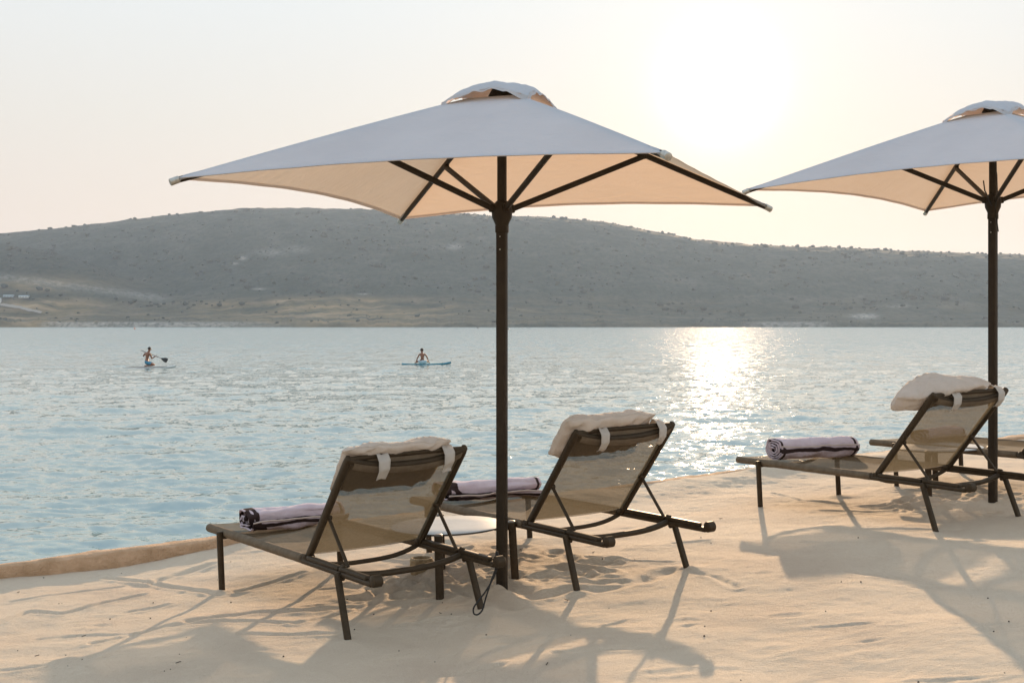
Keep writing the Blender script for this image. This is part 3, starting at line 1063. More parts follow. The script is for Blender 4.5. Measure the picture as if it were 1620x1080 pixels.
# ------------------------------------------------------------------ pillows hung over the backrests
CA, SA = math.cos(AL), math.sin(AL)
def bkp(v, w, t=0.0):
    return Vector((v, UH - w * CA + t * SA, ZR + .012 + w * SA + t * CA))
def make_pillow(i, v0, v1, up, fwd, half_w, half_t, droop, puff, seed, straps, label, over=0.0, lift=(0, 0), pe=4.5):
    L = LOUNGERS[i]
    root = empty('headrest_pillow', L.location, L.rotation_euler)
    tag(root, label, 'pillow', 'headrest pillows strapped to the loungers')
    b = MB()
    nv, nr = 90, 48
    def f(a, s_):
        # s_ along the width 0..1, a round the section
        p = s_ * 2 - 1
        e = max(0.0, 1 - abs(p) ** pe) ** .42
        hw_ = half_w * ((.80 + .20 * e) if pe > 3 else (.45 + .55 * e))
        ht_ = half_t * e * (1 + puff * math.sin(p * 2.2 + seed))
        an = a * 2 * math.pi
        cw, st = math.cos(an), math.sin(an)
        w = math.copysign(abs(cw) ** .8, cw) * hw_
        t = math.copysign(abs(st) ** .9, st) * ht_
        v = v0 + (v1 - v0) * s_
        # cushion bends over the top bar: above the bar it folds backwards
        wc = LB + up + w
        over_ = max(0.0, wc - LB) 
        t_off = fwd + half_t * .9 - over * over_ ** 1.0
        dr = droop * max(0.0, -p - .35) ** 1.6
        lf = lift[0] * (1 - s_) + lift[1] * s_
        wr = .010 * mnoise.noise(Vector((v * 8 + seed * 3, w * 14, t * 12))) + .004 * mnoise.noise(Vector((v * 45, w * 14, seed)))
        wr += .010 * math.sin(v * 55 + 9 * math.sin(w * 14 + seed)) * math.exp(-((abs(p) - .62) / .28) ** 2) * (.4 + .6 * abs(st))
        return bkp(v - .3 * dr, wc - dr + lf, t_off + t + wr * (1 if st >= 0 else .6) + .25 * dr) + Vector((0, 0, wr * .6))
    b.grid(nr, nv, f, wrap_u=True)
    b.build('cushion', M_pillow, root)
    # piped seam
    sm = MB()
    pts = []
    for k in range(nv):
        q = f(0.0, k / (nv - 1)); pts.append(q)
    sm.tube(pts, .0035, 6)
    if pe > 3: sm.build('seam', M_pillow, root)
    for (vs_, wd, ln, tw) in straps:
        s = MB()
        path = [(-.055 + .02, .052), (.025, .050), (.040, .010), (.034, -.030), (.0, -.056), (-.045, -.058), (-ln, -.048 - tw)]
        P = []
        for a, b_ in zip(path[:-1], path[1:]):
            for q in range(4):
                t = q / 4
                P.append((a[0] * (1 - t) + b_[0] * t, a[1] * (1 - t) + b_[1] * t))
        P.append(path[-1])
        def g(a, s_):
            k = min(len(P) - 1, int(round(s_ * (len(P) - 1))))
            w_, t_ = P[k]
            bowq = (1 - min(1, abs(vs_ / (W / 2)) ) ** 2.4)
            return bkp(vs_ + (a - .5) * wd * (1 + .12 * math.sin(s_ * 5)), LB - .02 * bowq + w_ + .006 * math.sin(a * 5 + s_ * 6) + (a - .5) * tw * s_, t_ - .02 * bowq)
        s.grid(5, len(P), g)
        st_o = s.build('strap', M_strap, root)
        sol = st_o.modifiers.new('thickness', 'SOLIDIFY'); sol.thickness = .003
    return root
make_pillow(0, -.335, .25, -.108, .006, .170, .046, .0, .12, 1.0, ((-.155, .056, .062, .010), (.215, .050, .055, .02)),
            'thin off white pillow strapped over the top of the nearest lounger', .55)
make_pillow(1, -.385, .215, -.085, .014, .160, .056, .0, .2, 2.4, ((-.170, .050, .070, .0), (.225, .046, .070, .0)),
            'plump off white pillow on the lounger right of the central pole, poking past its frame', .45, (.0, .0), 3.2)
make_pillow(2, -.375, .250, -.035, .022, .115, .088, .30, .22, 3.3, ((-.165, .062, .060, .0), (.235, .050, .065, .0)),
            'bulging off white pillow drooping over the lounger left of the right hand pole', .9, (.0, -.03), 2.9)
make_pillow(3, -.33, .25, -.04, .006, .10, .045, .0, .12, 5.0, ((-.155, .052, .075, .0), (.215, .050, .07, .0)),
            'unseen off white pillow, added for its shadow, on the lounger cut off by the right edge of the frame', .5)  # wholly out of view, added for the shadow it casts into the frame

# ------------------------------------------------------------------ rolled towels
def make_towel(i, u_c, v0, v1, ru, rz, turns, seed, label, skew=0.0, loose=0.0, end_ang=-.35, rot=0.0, taper=0.0):
    L = LOUNGERS[i]
    root = empty('rolled_towel', L.location, L.rotation_euler)
    tag(root, label, 'towel', 'striped beach towels rolled on the loungers')
    zt = ZR + .012
    b = MB()
    n_a, n_v = 60 * turns, 64
    length = turns * 2 * math.pi
    def f(a, s_):
        ang_in = a * length                     # 0 at the outer edge, grows inwards
        k = 1 - a * .86 + .0
        th = end_ang - ang_in
        crease = 1 + loose * mnoise.noise(Vector((math.cos(th) * 1.3 + seed, math.sin(th) * 1.3, s_ * 2.2 + a * 3)))
        p = s_ * 2 - 1
        tp = 1 - taper * (1 - s_)
        sq = 1 - .06 * abs(p) ** 6
        y = math.copysign(abs(math.cos(th)) ** .85, math.cos(th)) * ru * k * crease * tp
        z = math.copysign(abs(math.sin(th)) ** .85, math.sin(th)) * rz * k * crease * sq
        cen = (1 - k) * rz * (-.08)
        edge = .010 * mnoise.noise(Vector((a * 9 + seed, s_ * 1.5, 3))) + .006 * math.sin(a * 23 + seed)
        vv = v0 + (v1 - v0) * s_ + (edge if s_ > .98 or s_ < .02 else edge * .5) - (.012 * (a if s_ < .5 else -a))
        z = max(z + cen, -rz * .97)
        w1 = .0028 * mnoise.noise(Vector((vv * 38, a * 60, seed * 2))) + .009 * mnoise.noise(Vector((vv * 9, math.cos(th) * 1.5 + seed, math.sin(th) * 1.5)))
        du = skew * p
        u_ = u_c - y + du + rot * p * .05
        return Vector((vv, u_ + w1, zt + rz + z + w1 + .004 * mnoise.noise(Vector((vv * 8, a * 8, seed)))))
    def bands(a, s_):
        fold = 1.0 if loose > .12 else 0.0
        # dark border stripes woven along the free edge and along both ends of the cloth
        ai = a * length
        per = 2 * math.pi
        wv = .06 * math.sin(s_ * 5 + seed) + .04 * mnoise.noise(Vector((a * 8, s_ * 6, seed)))
        d = min(abs(ai - .30 - wv) - .15, abs(ai - per - .24 - wv * 2) - .17)
        e_ = min(abs(s_ - .035) - .014, abs(s_ - .965) - .014)
        if ai > .1: d = min(d, e_ * 14)
        if fold and s_ < .16:
            q = mnoise.noise(Vector((ai * .9 + seed, s_ * 16, seed * 3))) * 1.3 + .0 - abs(s_ - .05) * 3
            d = min(d, -q)
        return max(0.0, min(1.0, .5 - d * 3.5))
    b.grid(n_a, n_v, f)
    o = b.build('towel_roll', [M_towel], root)
    at = o.data.attributes.new('stripe', 'FLOAT', 'POINT')
    at.data.foreach_set('value', [bands(i / (n_a - 1), j / (n_v - 1)) for j in range(n_v) for i in range(n_a)])
    so = o.modifiers.new('thickness', 'SOLIDIFY'); so.thickness = .006; so.offset = 0
    # piping along the free edge
    pp = MB(); pp.tube([f(0.0, k / 20) + Vector((0, -.002, 0)) for k in range(21)], .0045, 8); pp.build('piping', M_towel_c, root)
    return root
make_towel(0, 1.07, -.262, .32, .130, .072, 2, 1.7, 'folded lilac towel with brown ends on the nearest lounger', -.05, .26, -.10, 0.4, .08)
make_towel(1, 1.10, -.285, .325, .145, .070, 2, 4.1, 'lilac and dark brown towel seen on both sides of the central parasol pole', -.10, .30, -.25, 0.2, .05)
make_towel(2, 1.09, -.232, .335, .094, .082, 4, 2.9, 'tightly rolled lilac and brown towel on the lounger left of the right hand pole', -.10, .08, .15, 0.0, .0)
make_towel(3, 1.09, -.24, .26, .10, .058, 3, 6.2, 'lilac striped towel glimpsed beside the right hand parasol pole', .02, .16, -.2, 0.1, .0)

# ------------------------------------------------------------------ parasols
HALF, ZC, ZA = 1.238, 2.165, 2.735
def make_parasol():
    root = empty('beach_parasol', (0, 0, 0))
    b = MB()
    b.tube([(0, 0, -.25), (0, 0, 2.10)], .0275, 16, sq=.62, rot=0)
    for s in (-1, 1):                           # raised fins of the extrusion
        for (ax, ay) in ((1, 0), (0, 1)):
            b.box((s * .0250 * ax, s * .0250 * ay, 1.0), (.004 + .018 * ay, .004 + .018 * ax, 2.1))
    b.build('pole', M_pole, root)
    b = MB(); b.tube([(0, 0, 2.02), (0, 0, 2.66)], .0245, 16, sq=.3); b.build('upper_pole', M_pole, root)
    for k, z in enumerate((1.93, 1.985, 1.86)):
        for s in (-1, 1):
            h = MB(); h.tube([(s * .0 , -.0290, z), (0, -.0302, z)], .0045 if k else .0035, 10, up=(0, 0, 1)); 
            if s > 0: h.build('pin_hole', M_steel, root)
    hub = MB()
    hub.tube([(0, 0, 1.985), (0, 0, 2.005), (0, 0, 2.035), (0, 0, 2.075), (0, 0, 2.105), (0, 0, 2.12)], [.034, .040, .054, .058, .050, .036], 20)
    hub.tube([(0, 0, 1.955), (0, 0, 1.99)], .034, 16, sq=.4)
    for k in range(4):
        an = math.pi / 4 + k * math.pi / 2
        hub.box((.058 * math.cos(an), .058 * math.sin(an), 2.085), (.034, .030, .045), Matrix.Rotation(an, 3, 'Z'), bev=.006)
    hub.build('hub', M_pole, root)
    # height of the cloth over (x, y)
    def zc(r):      # r 0 centre .. 1 corner radius fraction
        return ZA - (ZA - ZC) * (.93 * r + .07 * r * r) - .028 * math.exp(-(r / .07) ** 2)
    CONC = .072
    # canopy: four panels with hollow cut edges
    hole = .11
    b = MB()
    nr, ne = 26, 22
    for k in range(4):
        an = k * math.pi / 2
        c_, s_ = math.cos(an), math.sin(an)
        def f(i, j, c_=c_, s_=s_):
            e = i * 2 - 1
            r = hole + (1 - hole) * j
            sc = 1 - CONC * (1 - e * e) * j
            q = r * sc
            x, y = HALF * q, HALF * q * e
            belly = -.016 * (1 - e * e) * math.sin(min(1, j) * math.pi)
            z = zc(q) + belly + .0009 * math.sin(e * 19 + j * 8) * j
            return Vector((x * c_ - y * s_, x * s_ + y * c_, z))
        b.grid(ne, nr, f)
    can = b.build('canopy', M_canopy, root)
    # hem: the doubled strip along each edge
    for k in range(4):
        an = k * math.pi / 2
        c_, s_ = math.cos(an), math.sin(an)
        h = MB()
        def f(i, j, c_=c_, s_=s_):
            e = i * 2 - 1
            q = (1 - CONC * (1 - e * e)) * (1 - .022 * j)
            x, y = HALF * q, HALF * q * e
            z = zc(q) - .0035 - .0015 * math.sin(j * 3.14) + .0009 * math.sin(e * 19 + 8)
            return Vector((x * c_ - y * s_, x * s_ + y * c_, z))
        h.grid(30, 3, f)
        h.build('hem', M_canopy, root)
    # corner pockets, ribs and struts
    for k in range(4):
        an = math.pi / 4 + k * math.pi / 2
        cx, sy = math.cos(an), math.sin(an)
        D = HALF * math.sqrt(2)
        rib = MB()
        path = []
        for j in range(12):
            q = .05 + (1.0 - .05) * j / 11
            path.append((cx * D * q, sy * D * q, zc(q) - .030 + .018 * q ** 4))
        rib.tube(path, .0125, 10, flat=1.25, sq=.4)
        ro = rib.build('rib', M_pole, root)
        tip = MB()
        tip.tube([(cx * D * .985, sy * D * .985, zc(.985) - .011), (cx * D * 1.008, sy * D * 1.008, zc(1.008) - .014)], .0185, 14)
        tip.build('rib_tip', M_steel, root)
        pk = MB()
        pk.tube([(cx * D * .90, sy * D * .90, zc(.90) - .010), (cx * D * .95, sy * D * .95, zc(.95) - .010), (cx * D * 1.0, sy * D * 1.0, zc(1.0) - .010)], [.010, .015, .0155], 12, flat=.8)
        pk.build('corner_pocket', M_canopy, root)
        st = MB()
        q = .50
        st.tube([(cx * .062, sy * .062, 2.085), (cx * D * q, sy * D * q, zc(q) - .046)], .0125, 10, flat=1.3, sq=.4)
        st.box((cx * D * q, sy * D * q, zc(q) - .040), (.05, .030, .034), Matrix.Rotation(an, 3, 'Z'), bev=.005)
        st.build('strut', M_pole, root)
    # vent: a small crumpled top cloth fixed at its corners, arched open at each side
    v = MB()
    hv = .262
    def fv(i, j):
        x, y = (i * 2 - 1), (j * 2 - 1)
        r = max(abs(x), abs(y))
        m = min(abs(x), abs(y))
        along = (m / r) if r > 1e-6 else 0
        arch = .064 * (1 - along ** 2) * r ** 1.5
        scal = .95 - .10 * (1 - along ** 2) * r
        base = ZA + .030 - (.100 + .030 - .0) * r ** 2.0 * .98
        z = base + arch + .012 * mnoise.noise(Vector((x * 2.4, y * 2.4, 2))) + .006 * mnoise.noise(Vector((x * 8, y * 8, 4)))
        return Vector((x * hv * scal, y * hv * scal, z))
    v.grid(37, 37, fv)
    vo = v.build('vent', M_canopy, root)
    so = vo.modifiers.new('thickness', 'SOLIDIFY'); so.thickness = .003
    fl = MB()         # scalloped valances of the vent
    for k in range(4):
        an = k * math.pi / 2
        c_, s_ = math.cos(an), math.sin(an)
        def ff(i, j, c_=c_, s_=s_):
            e = i * 2 - 1
            p = fv(1.0, i)
            q = Vector((p.x, p.y, p.z))
            drop = .030 * (1 - .75 * (1 - e * e)) * j
            q = Vector((q.x * (1 + .02 * j), q.y, q.z - drop + .004 * math.sin(e * 14)))
            return Vector((q.x * c_ - q.y * s_, q.x * s_ + q.y * c_, q.z))
        fl.grid(22, 4, ff)
    fl.build('valance', M_canopy, root)
    capm = MB(); capm.tube([(0, 0, 2.60), (0, 0, 2.70), (0, 0, 2.745)], [.05, .075, .05], 16); capm.build('top_plate', M_pole, root)
    return root
par = make_parasol()
plab = ['large white square parasol with dark pole standing between the two nearer loungers',
        'white square parasol at the right edge of the frame, partly cut off']
PAR = []
for i in range(2):
    o = par if i == 0 else copy_tree(par)
    x, y = PPOS[i]
    o.location = (x, y, float(g0(np.array(x), 0)) + (.0 if i == 0 else .027))
    if i: o.scale = (.975, .975, 1)
    o.rotation_euler = (0, 0, PYAW[i])
    tag(o, plab[i], 'parasol', 'square parasols with dark poles')
    PAR.append(o)
# pull cord on the second parasol
b = MB()
b.tube([(.03, -.05, 2.40), (.055, -.05, 2.25), (.062, -.055, 2.12), (.05, -.065, 2.02), (.058, -.06, 1.95), (.066, -.05, 1.86)], .004, 8)
b.tube([(-.045, -.05, 2.22), (-.03, -.06, 2.15), (.0, -.07, 2.10), (.03, -.075, 2.04)], .0045, 8)
b.build('pull_cord', M_cord, PAR[1])

# ------------------------------------------------------------------ low round tables
def make_table():
    root = empty('side_table', (0, 0, 0))
    b = MB()
    n = 64
    zt, r = .335, .325
    prof = [(0.001, zt), (r * .5, zt + .0005), (r - .006, zt + .001), (r, zt - .002)]
    vs = []
    for rad_, z in prof:
        for k in range(n):
            a = 2 * math.pi * k / n
            vs.append((rad_ * math.cos(a), rad_ * math.sin(a), z))
    fs = []
    for j in range(len(prof) - 1):
        for k in range(n):
            k2 = (k + 1) % n
            fs.append((j * n + k, (j + 1) * n + k, (j + 1) * n + k2, j * n + k2))
    b.add(vs, fs)
    b.build('table_top', M_table, root)
    e = MB()
    prof = [(r + .001, zt - .002), (r + .0015, zt - .008), (r - .01, zt - .013), (.001, zt - .013)]
    vs = []
    for rad_, z in prof:
        for k in range(n):
            a = 2 * math.pi * k / n
            vs.append((rad_ * math.cos(a), rad_ * math.sin(a), z))
    e.add(vs, fs)
    e.build('rim', M_tedge, root)
    for k in range(3):
        a = rad((-95, 3, 100)[k])
        R = .365
        c_, s_ = math.cos(a), math.sin(a)
        l = MB()
        l.tube([(c_ * R, s_ * R, zt - .002), (c_ * (R + .012), s_ * (R + .012), -.10)], .0225, 12, sq=.45)
        l.tube([(c_ * (R - .10), s_ * (R - .10), zt - .030), (c_ * R, s_ * R, zt - .030)], .011, 8, flat=1.4, sq=.4)
        lo = l.build('leg', M_frame, root)
        cp = MB(); cp.tube([(c_ * R, s_ * R, zt - .001), (c_ * R, s_ * R, zt + .004)], .022, 12, sq=.45); cp.build('leg_cap', M_cap, lo)
    return root
tb = make_table()
def seat_obj(o, x, y, rz=0.0):
    o.location = (x, y, float(g0(np.array(x), 0)))
    o.rotation_euler = ground_rot(x, y, rz)
seat_obj(tb, -.355, 7.03)
tag(tb, 'low round white topped table between the two nearer loungers, behind the central pole', 'table', 'low round tables beside the parasols')
tb2 = copy_tree(tb)
seat_obj(tb2, 3.22, 9.32, rad(-25))
tag(tb2, 'low round table hidden behind the lounger by the right hand pole, one dark leg showing', 'table', 'low round tables beside the parasols')

# rough stone pot under the near table
def make_pot():
    x, y = px2ground(667, 911)
    y += .08; x = (667 - 810) / FPX * y
    root = empty('stone_pot', (x, y, float(g0(np.array(x), 0))))
    tag(root, 'squat rough yellowish stone pot half sunk in the sand under the table', 'pot')
    b = MB()
    n = 30
    prof = [(.060, -.05), (.066, 0), (.070, .02), (.071, .05), (.070, .08), (.064, .093), (.056, .096), (.050, .088), (.048, .07), (.001, .068)]
    vs = []
    for r_, z in prof:
        for k in range(n):
            a = 2 * math.pi * k / n
            w = 1 + .03 * mnoise.noise(Vector((math.cos(a) * 3, math.sin(a) * 3, z * 30)))
            vs.append((r_ * w * math.cos(a), r_ * w * math.sin(a), z))
    fs = []
    for j in range(len(prof) - 1):
        for k in range(n):
            k2 = (k + 1) % n
            fs.append((j * n + k, j * n + k2, (j + 1) * n + k2, (j + 1) * n + k))
    b.add(vs, fs)
    b.build('pot_body', M_pot, root)
make_pot()

# black cord looped over the rear rail end of the nearest lounger
def make_cord():
    th = TH[0]
    x0, y0 = LPOS[0]
    def wp(v, u, z):
        X_ = x0 + u * math.cos(th) + v * math.sin(th)
        Y_ = y0 + u * math.sin(th) - v * math.cos(th)
        return Vector((X_, Y_, z + float(g0(np.array(X_), 0))))
    top = wp(W / 2, UR + .055, ZR + .01)
    b = MB()
    A = [top + Vector((.012, 0, .012)), top + Vector((.016, -.01, -.03)), top + Vector((-.005, -.02, -.10)), top + Vector((-.045, -.03, -.17)),
         top + Vector((-.088, -.04, -.225)), top + Vector((-.107, -.04, -.255)), top + Vector((-.104, -.04, -.282)), top + Vector((-.085, -.04, -.285)),
         top + Vector((-.063, -.04, -.262)), top + Vector((-.048, -.035, -.21)), top + Vector((-.022, -.025, -.13)), top + Vector((.002, -.02, -.06)), top + Vector((.004, 0, .012)), top + Vector((.012, .01, .012))]
    def cr(P, n=6):
        out = []
        for i in range(len(P) - 1):
            p0, p1, p2, p3 = P[max(i - 1, 0)], P[i], P[i + 1], P[min(i + 2, len(P) - 1)]
            for k in range(n):
                t = k / n
                out.append(.5 * ((2 * p1) + (p2 - p0) * t + (2 * p0 - 5 * p1 + 4 * p2 - p3) * t * t + (3 * p1 - p0 - 3 * p2 + p3) * t ** 3))
        out.append(P[-1])
        return out
    b.tube(cr(A), .0042, 8, up=(.3, .9, .1))
    o = b.build('cord_loop', M_cord)
    tag(o, 'thin black cord looped over the rear rail of the nearest lounger beside the central pole', 'cord')
make_cord()

# small dark seeds and bits of twig lying on the sand
def make_litter():
    rng = random.Random(12)
    b = MB()
    spots = [(700, 951), (757, 897), (886, 903), (899, 951), (1117, 834), (1109, 853), (1138, 822), (953, 888), (937, 876), (887, 902), (1046, 824),
             (130, 1047), (260, 1059), (278, 1048), (98, 954), (365, 890), (645, 884), (714, 969), (688, 1044), (864, 1050), (1331, 921), (1362, 921), (1563, 945), (1596, 988), (1125, 963), (28, 1029), (238, 977), (144, 995), (1453, 1078)]
    spots += [(rng.uniform(10, 1610), rng.uniform(850, 1078)) for _ in range(40)]
    for (px, py) in spots:
        x, y = px2ground(px, py)
        z = float(sand_z(np.array([x]), np.array([y]))[0])
        r_ = rng.uniform(.002, .0048)
        if rng.random() < .25:
            a = rng.uniform(0, 3)
            L_ = rng.uniform(.01, .03)
            b.tube([(x, y, z + .003), (x + L_ * math.cos(a), y + L_ * math.sin(a), z + .005)], .0018, 5)
        else:
            b.tube([(x, y, z - r_ * .5), (x, y, z), (x, y, z + r_ * .9), (x, y, z + r_ * 1.3)], [r_ * .7, r_, r_ * .8, r_ * .3], 7)
    o = b.build('twig_litter', simple('dry_seed', (.03, .02, .012), (.08, .055, .035), .9, 90, .3))
    tag(o, 'tiny dark seeds and twigs scattered over the sand', 'litter', kind='stuff')
make_litter()

# ------------------------------------------------------------------ paddlers
M_skin = simple('tanned_skin', (.20, .085, .05), (.28, .125, .075), .55, 8, .05)
M_hair = simple('dark_hair', (.012, .009, .007), (.03, .022, .016), .7, 60, .4)
M_blue = simple('blue_shorts', (.06, .22, .34), (.09, .28, .42), .85, 12, .2)
M_white = simple('white_shorts', (.5, .56, .62), (.62, .68, .72), .85, 12, .2)
M_teal = simple('teal_board', (.015, .16, .24), (.03, .22, .31), .35, 3, .05)
M_teal2 = simple('light_teal_deck', (.10, .45, .52), (.14, .52, .58), .5, 3, .1)
M_wboard = simple('white_board', (.5, .52, .5), (.6, .62, .6), .35, 3, .05)
M_pdl = simple('black_paddle', (.012, .014, .014), (.03, .032, .032), .45, 12, .1)

def skin_obj(name, verts, edges, radii, root_i, mat, parent, sub=2):
    me = bpy.data.meshes.new(name)
    me.from_pydata([tuple(v) for v in verts], edges, [])
    o = bpy.data.objects.new(name, me)
    COL.objects.link(o)
    me.materials.append(mat)
    md = o.modifiers.new('skin', 'SKIN')
    sv = me.skin_vertices[0].data
    for i, r_ in enumerate(radii):
        r2 = r_ if isinstance(r_, tuple) else (r_, r_)
        sv[i].radius = r2
        sv[i].use_root = (i == root_i)
    md.use_smooth_shade = True
    ss = o.modifiers.new('sub', 'SUBSURF'); ss.levels = sub; ss.render_levels = sub
    o.parent = parent
    return o

def person(name_loc, J, label, shorts, hair_dir, face, hands):
    """J: joints in local metres (x right, y away, z up)"""
    root = empty('person', name_loc)
    tag(root, label, 'person')
    V, E, R = [], [], []
    ids = {}
    def p(k, pos, r):
        ids[k] = len(V); V.append(Vector(pos)); R.append(r)
    def e(a, b): E.append((ids[a], ids[b]))
    for k, (pos, r) in J.items(): p(k, pos, r)
    for a, b in (('pelvis', 'waist'), ('waist', 'chest'), ('chest', 'neck'), ('neck', 'skull_base'), ('skull_base', 'head'), ('head', 'crown'),
                 ('chest', 'sh_l'), ('sh_l', 'el_l'), ('el_l', 'wr_l'), ('chest', 'sh_r'), ('sh_r', 'el_r'), ('el_r', 'wr_r'),
                 ('pelvis', 'hip_l'), ('hip_l', 'kn_l'), ('kn_l', 'an_l'), ('an_l', 'to_l'), ('pelvis', 'hip_r'), ('hip_r', 'kn_r'), ('kn_r', 'an_r'), ('an_r', 'to_r')):
        e(a, b)
    # hands: palm, four fingers of different lengths and a thumb from the side
    for s in ('l', 'r'):
        w = Vector(J['wr_' + s][0]); el = Vector(J['el_' + s][0])
        d = Vector(hands[s]).normalized()
        side = d.cross(Vector((0, 0, 1)))
        if side.length < .1: side = Vector((1, 0, 0))
        side.normalize()
        dn = d.cross(side).normalized()
        if dn.z > 0: dn = -dn
        p('palm_' + s, w + d * .055, (.034, .018)); e('wr_' + s, 'palm_' + s)
        for q, ln in enumerate((.072, .082, .077, .060)):
            o_ = side * ((q - 1.5) * .022)
            p(f'k{q}{s}', w + d * .095 + o_, .0095); e('palm_' + s, f'k{q}{s}')
            p(f'm{q}{s}', w + d * (.095 + ln * .55) + o_ + dn * .012, .0085); e(f'k{q}{s}', f'm{q}{s}')
            p(f't{q}{s}', w + d * (.095 + ln * .85) + o_ + dn * .034, .007); e(f'm{q}{s}', f't{q}{s}')
        p('th1' + s, w + d * .045 + side * -.042, .011); e('palm_' + s, 'th1' + s)
        p('th2' + s, w + d * .080 + side * -.060 + dn * .015, .009); e('th1' + s, 'th2' + s)
    body = skin_obj('body', V, E, R, ids['pelvis'], M_skin, root)
    # face: nose, ears, eyes, mouth
    H = Vector(J['head'][0]); f = Vector(face).normalized(); sd = f.cross(Vector((0, 0, 1))).normalized()
    m = MB()
    m.tube([H + f * .075 + Vector((0, 0, .02)), H + f * .105 + Vector((0, 0, -.012)), H + f * .085 + Vector((0, 0, -.02))], [.008, .013, .010], 8, up=(0, 0, 1))
    m.build('nose', M_skin, root)
    for s in (-1, 1):
        m = MB(); m.tube([H + sd * s * .076 + Vector((0, 0, .028)), H + sd * s * .086 - f * .006, H + sd * s * .078 + Vector((0, 0, -.026))], [.008, .016, .008], 8, up=(1, .2, 0)); m.build('ear', M_skin, root)
        m = MB(); m.tube([H + f * .078 + sd * s * .030 + Vector((0, 0, .012)), H + f * .086 + sd * s * .030 + Vector((0, 0, .012))], .009, 8); m.build('eye', M_hair, root)
    m = MB(); m.tube([H + f * .078 - sd * .022 + Vector((0, 0, -.048)), H + f * .086 + Vector((0, 0, -.048)), H + f * .078 + sd * .022 + Vector((0, 0, -.048))], .005, 6); m.build('mouth', M_hair, root)
    # hair cap
    m = MB()
    def hf(i, j):
        a = i * 2 * math.pi; ph = j * 1.75
        dirv = Vector((math.cos(a) * math.sin(ph), math.sin(a) * math.sin(ph), math.cos(ph)))
        front = dirv.dot(f)
        rr_ = .098 + .008 * mnoise.noise(dirv * 5)
        if front > .25 and dirv.z < .45: rr_ = .072
        return H + Vector((0, 0, .018)) - f * .008 + Vector((dirv.x * rr_, dirv.y * rr_, dirv.z * rr_ * 1.12))
    m.grid(24, 12, hf, wrap_u=True)
    m.build('hair', M_hair, root)
    # shorts over pelvis and thighs
    sv, se, sr = [], [], []
    pe, wa = Vector(J['pelvis'][0]), Vector(J['waist'][0])
    sv.append(pe); sr.append((.165, .135))
    sv.append(pe.lerp(wa, .55)); sr.append((.142, .112)); se.append((0, 1))
    for s in ('l', 'r'):
        h_, k_ = Vector(J['hip_' + s][0]), Vector(J['kn_' + s][0])
        i0 = len(sv)
        sv.append(h_); sr.append(.108); se.append((0, i0))
        sv.append(h_.lerp(k_, .68)); sr.append(.092); se.append((i0, i0 + 1))
    skin_obj('shorts', sv, se, sr, 0, shorts, root)
    return root

def board(px, py, length, mat, deck, label, yaw, rocker, width=.78):
    dist = (CAM_H - SEA_Z) * FPX / (py - HY)
    loc = ((px - 810) / FPX * dist, dist, SEA_Z - (.055 if mat is M_wboard else .0))
    root = empty('paddle_board', loc, (0, 0, yaw))
    tag(root, label, 'paddleboard')
    b = MB()
    n = 34
    path, rr_ = [], []
    for i in range(n + 1):
        t = i / n * 2 - 1
        wd = width / 2 * max(.02, (1 - abs(t) ** (2.6 if t < 0 else 2.2))) ** .55
        path.append((t * length / 2, 0, .03 + rocker * max(0, t) ** 2.5 + .25 * rocker * max(0, -t) ** 3))
        rr_.append(wd)
    # flattened hull
    vs, fs = [], []
    seg = 16
    for i, p_ in enumerate(path):
        for k in range(seg):
            a = 2 * math.pi * k / seg
            yy = math.copysign(abs(math.cos(a)) ** .8, math.cos(a)) * rr_[i]
            zz = math.copysign(abs(math.sin(a)) ** .6, math.sin(a)) * .068
            vs.append((p_[0], yy, p_[2] + zz))
    for i in range(n):
        for k in range(seg):
            k2 = (k + 1) % seg
            fs.append((i * seg + k, i * seg + k2, (i + 1) * seg + k2, (i + 1) * seg + k))
    b.add(vs, [q[::-1] for q in fs])
    b.build('hull', mat, root)
    d = MB()
    d.grid(24, 5, lambda i, j: Vector(((i * 1.55 - .85) * length / 2, (j - .5) * width * .8 * (1 - .5 * abs(i * 1.55 - .85) ** 3), .104 + rocker * max(0, i * 1.55 - .85) ** 2.5)))
    d.build('deck_pad', deck, root)
    fin = MB(); fin.box((-length * .42, 0, -.12), (.16, .012, .16)); fin.build('fin', M_pdl, root)
    return root, loc

# kneeling paddler, left
brd, bl = board(236, 581.6, 2.75, M_wboard, M_cap, 'pale paddleboard low in the water under the kneeling paddler on the left', rad(6), .10)
Z0 = .12
def sh(x, y, z): return (x, y, z + Z0)
J1 = {
    'pelvis': (sh(-.02, -.02, .27), (.135, .105)), 'waist': (sh(.0, -.02, .42), (.115, .085)), 'chest': (sh(.05, .0, .64), (.140, .095)),
    'neck': (sh(.09, .02, .78), .052), 'skull_base': (sh(.115, .03, .85), .060), 'head': (sh(.135, .04, .93), (.078, .088)), 'crown': (sh(.135, .04, .995), (.060, .066)),
    'sh_l': (sh(-.11, .13, .72), .055), 'el_l': (sh(-.27, .22, .54), .040), 'wr_l': (sh(-.17, .38, .70), .028),
    'sh_r': (sh(.20, -.08, .70), .055), 'el_r': (sh(.27, -.04, .42), .040), 'wr_r': (sh(.40, .10, .54), .028),
    'hip_l': (sh(-.01, .11, .23), .095), 'kn_l': (sh(.38, .20, .085), .068), 'an_l': (sh(.0, .16, .06), .043), 'to_l': (sh(-.13, .15, .03), .032),
    'hip_r': (sh(.0, -.13, .22), .095), 'kn_r': (sh(.41, -.08, .085), .068), 'an_r': (sh(.02, -.13, .06), .043), 'to_r': (sh(-.11, -.14, .03), .032)}
person((bl[0] - .12, bl[1], bl[2]), J1, 'bare backed person in blue shorts kneeling and paddling at the left', M_blue, None, (.8, .6, 0), {'l': (.3, .8, .2), 'r': (.6, .4, .1)})
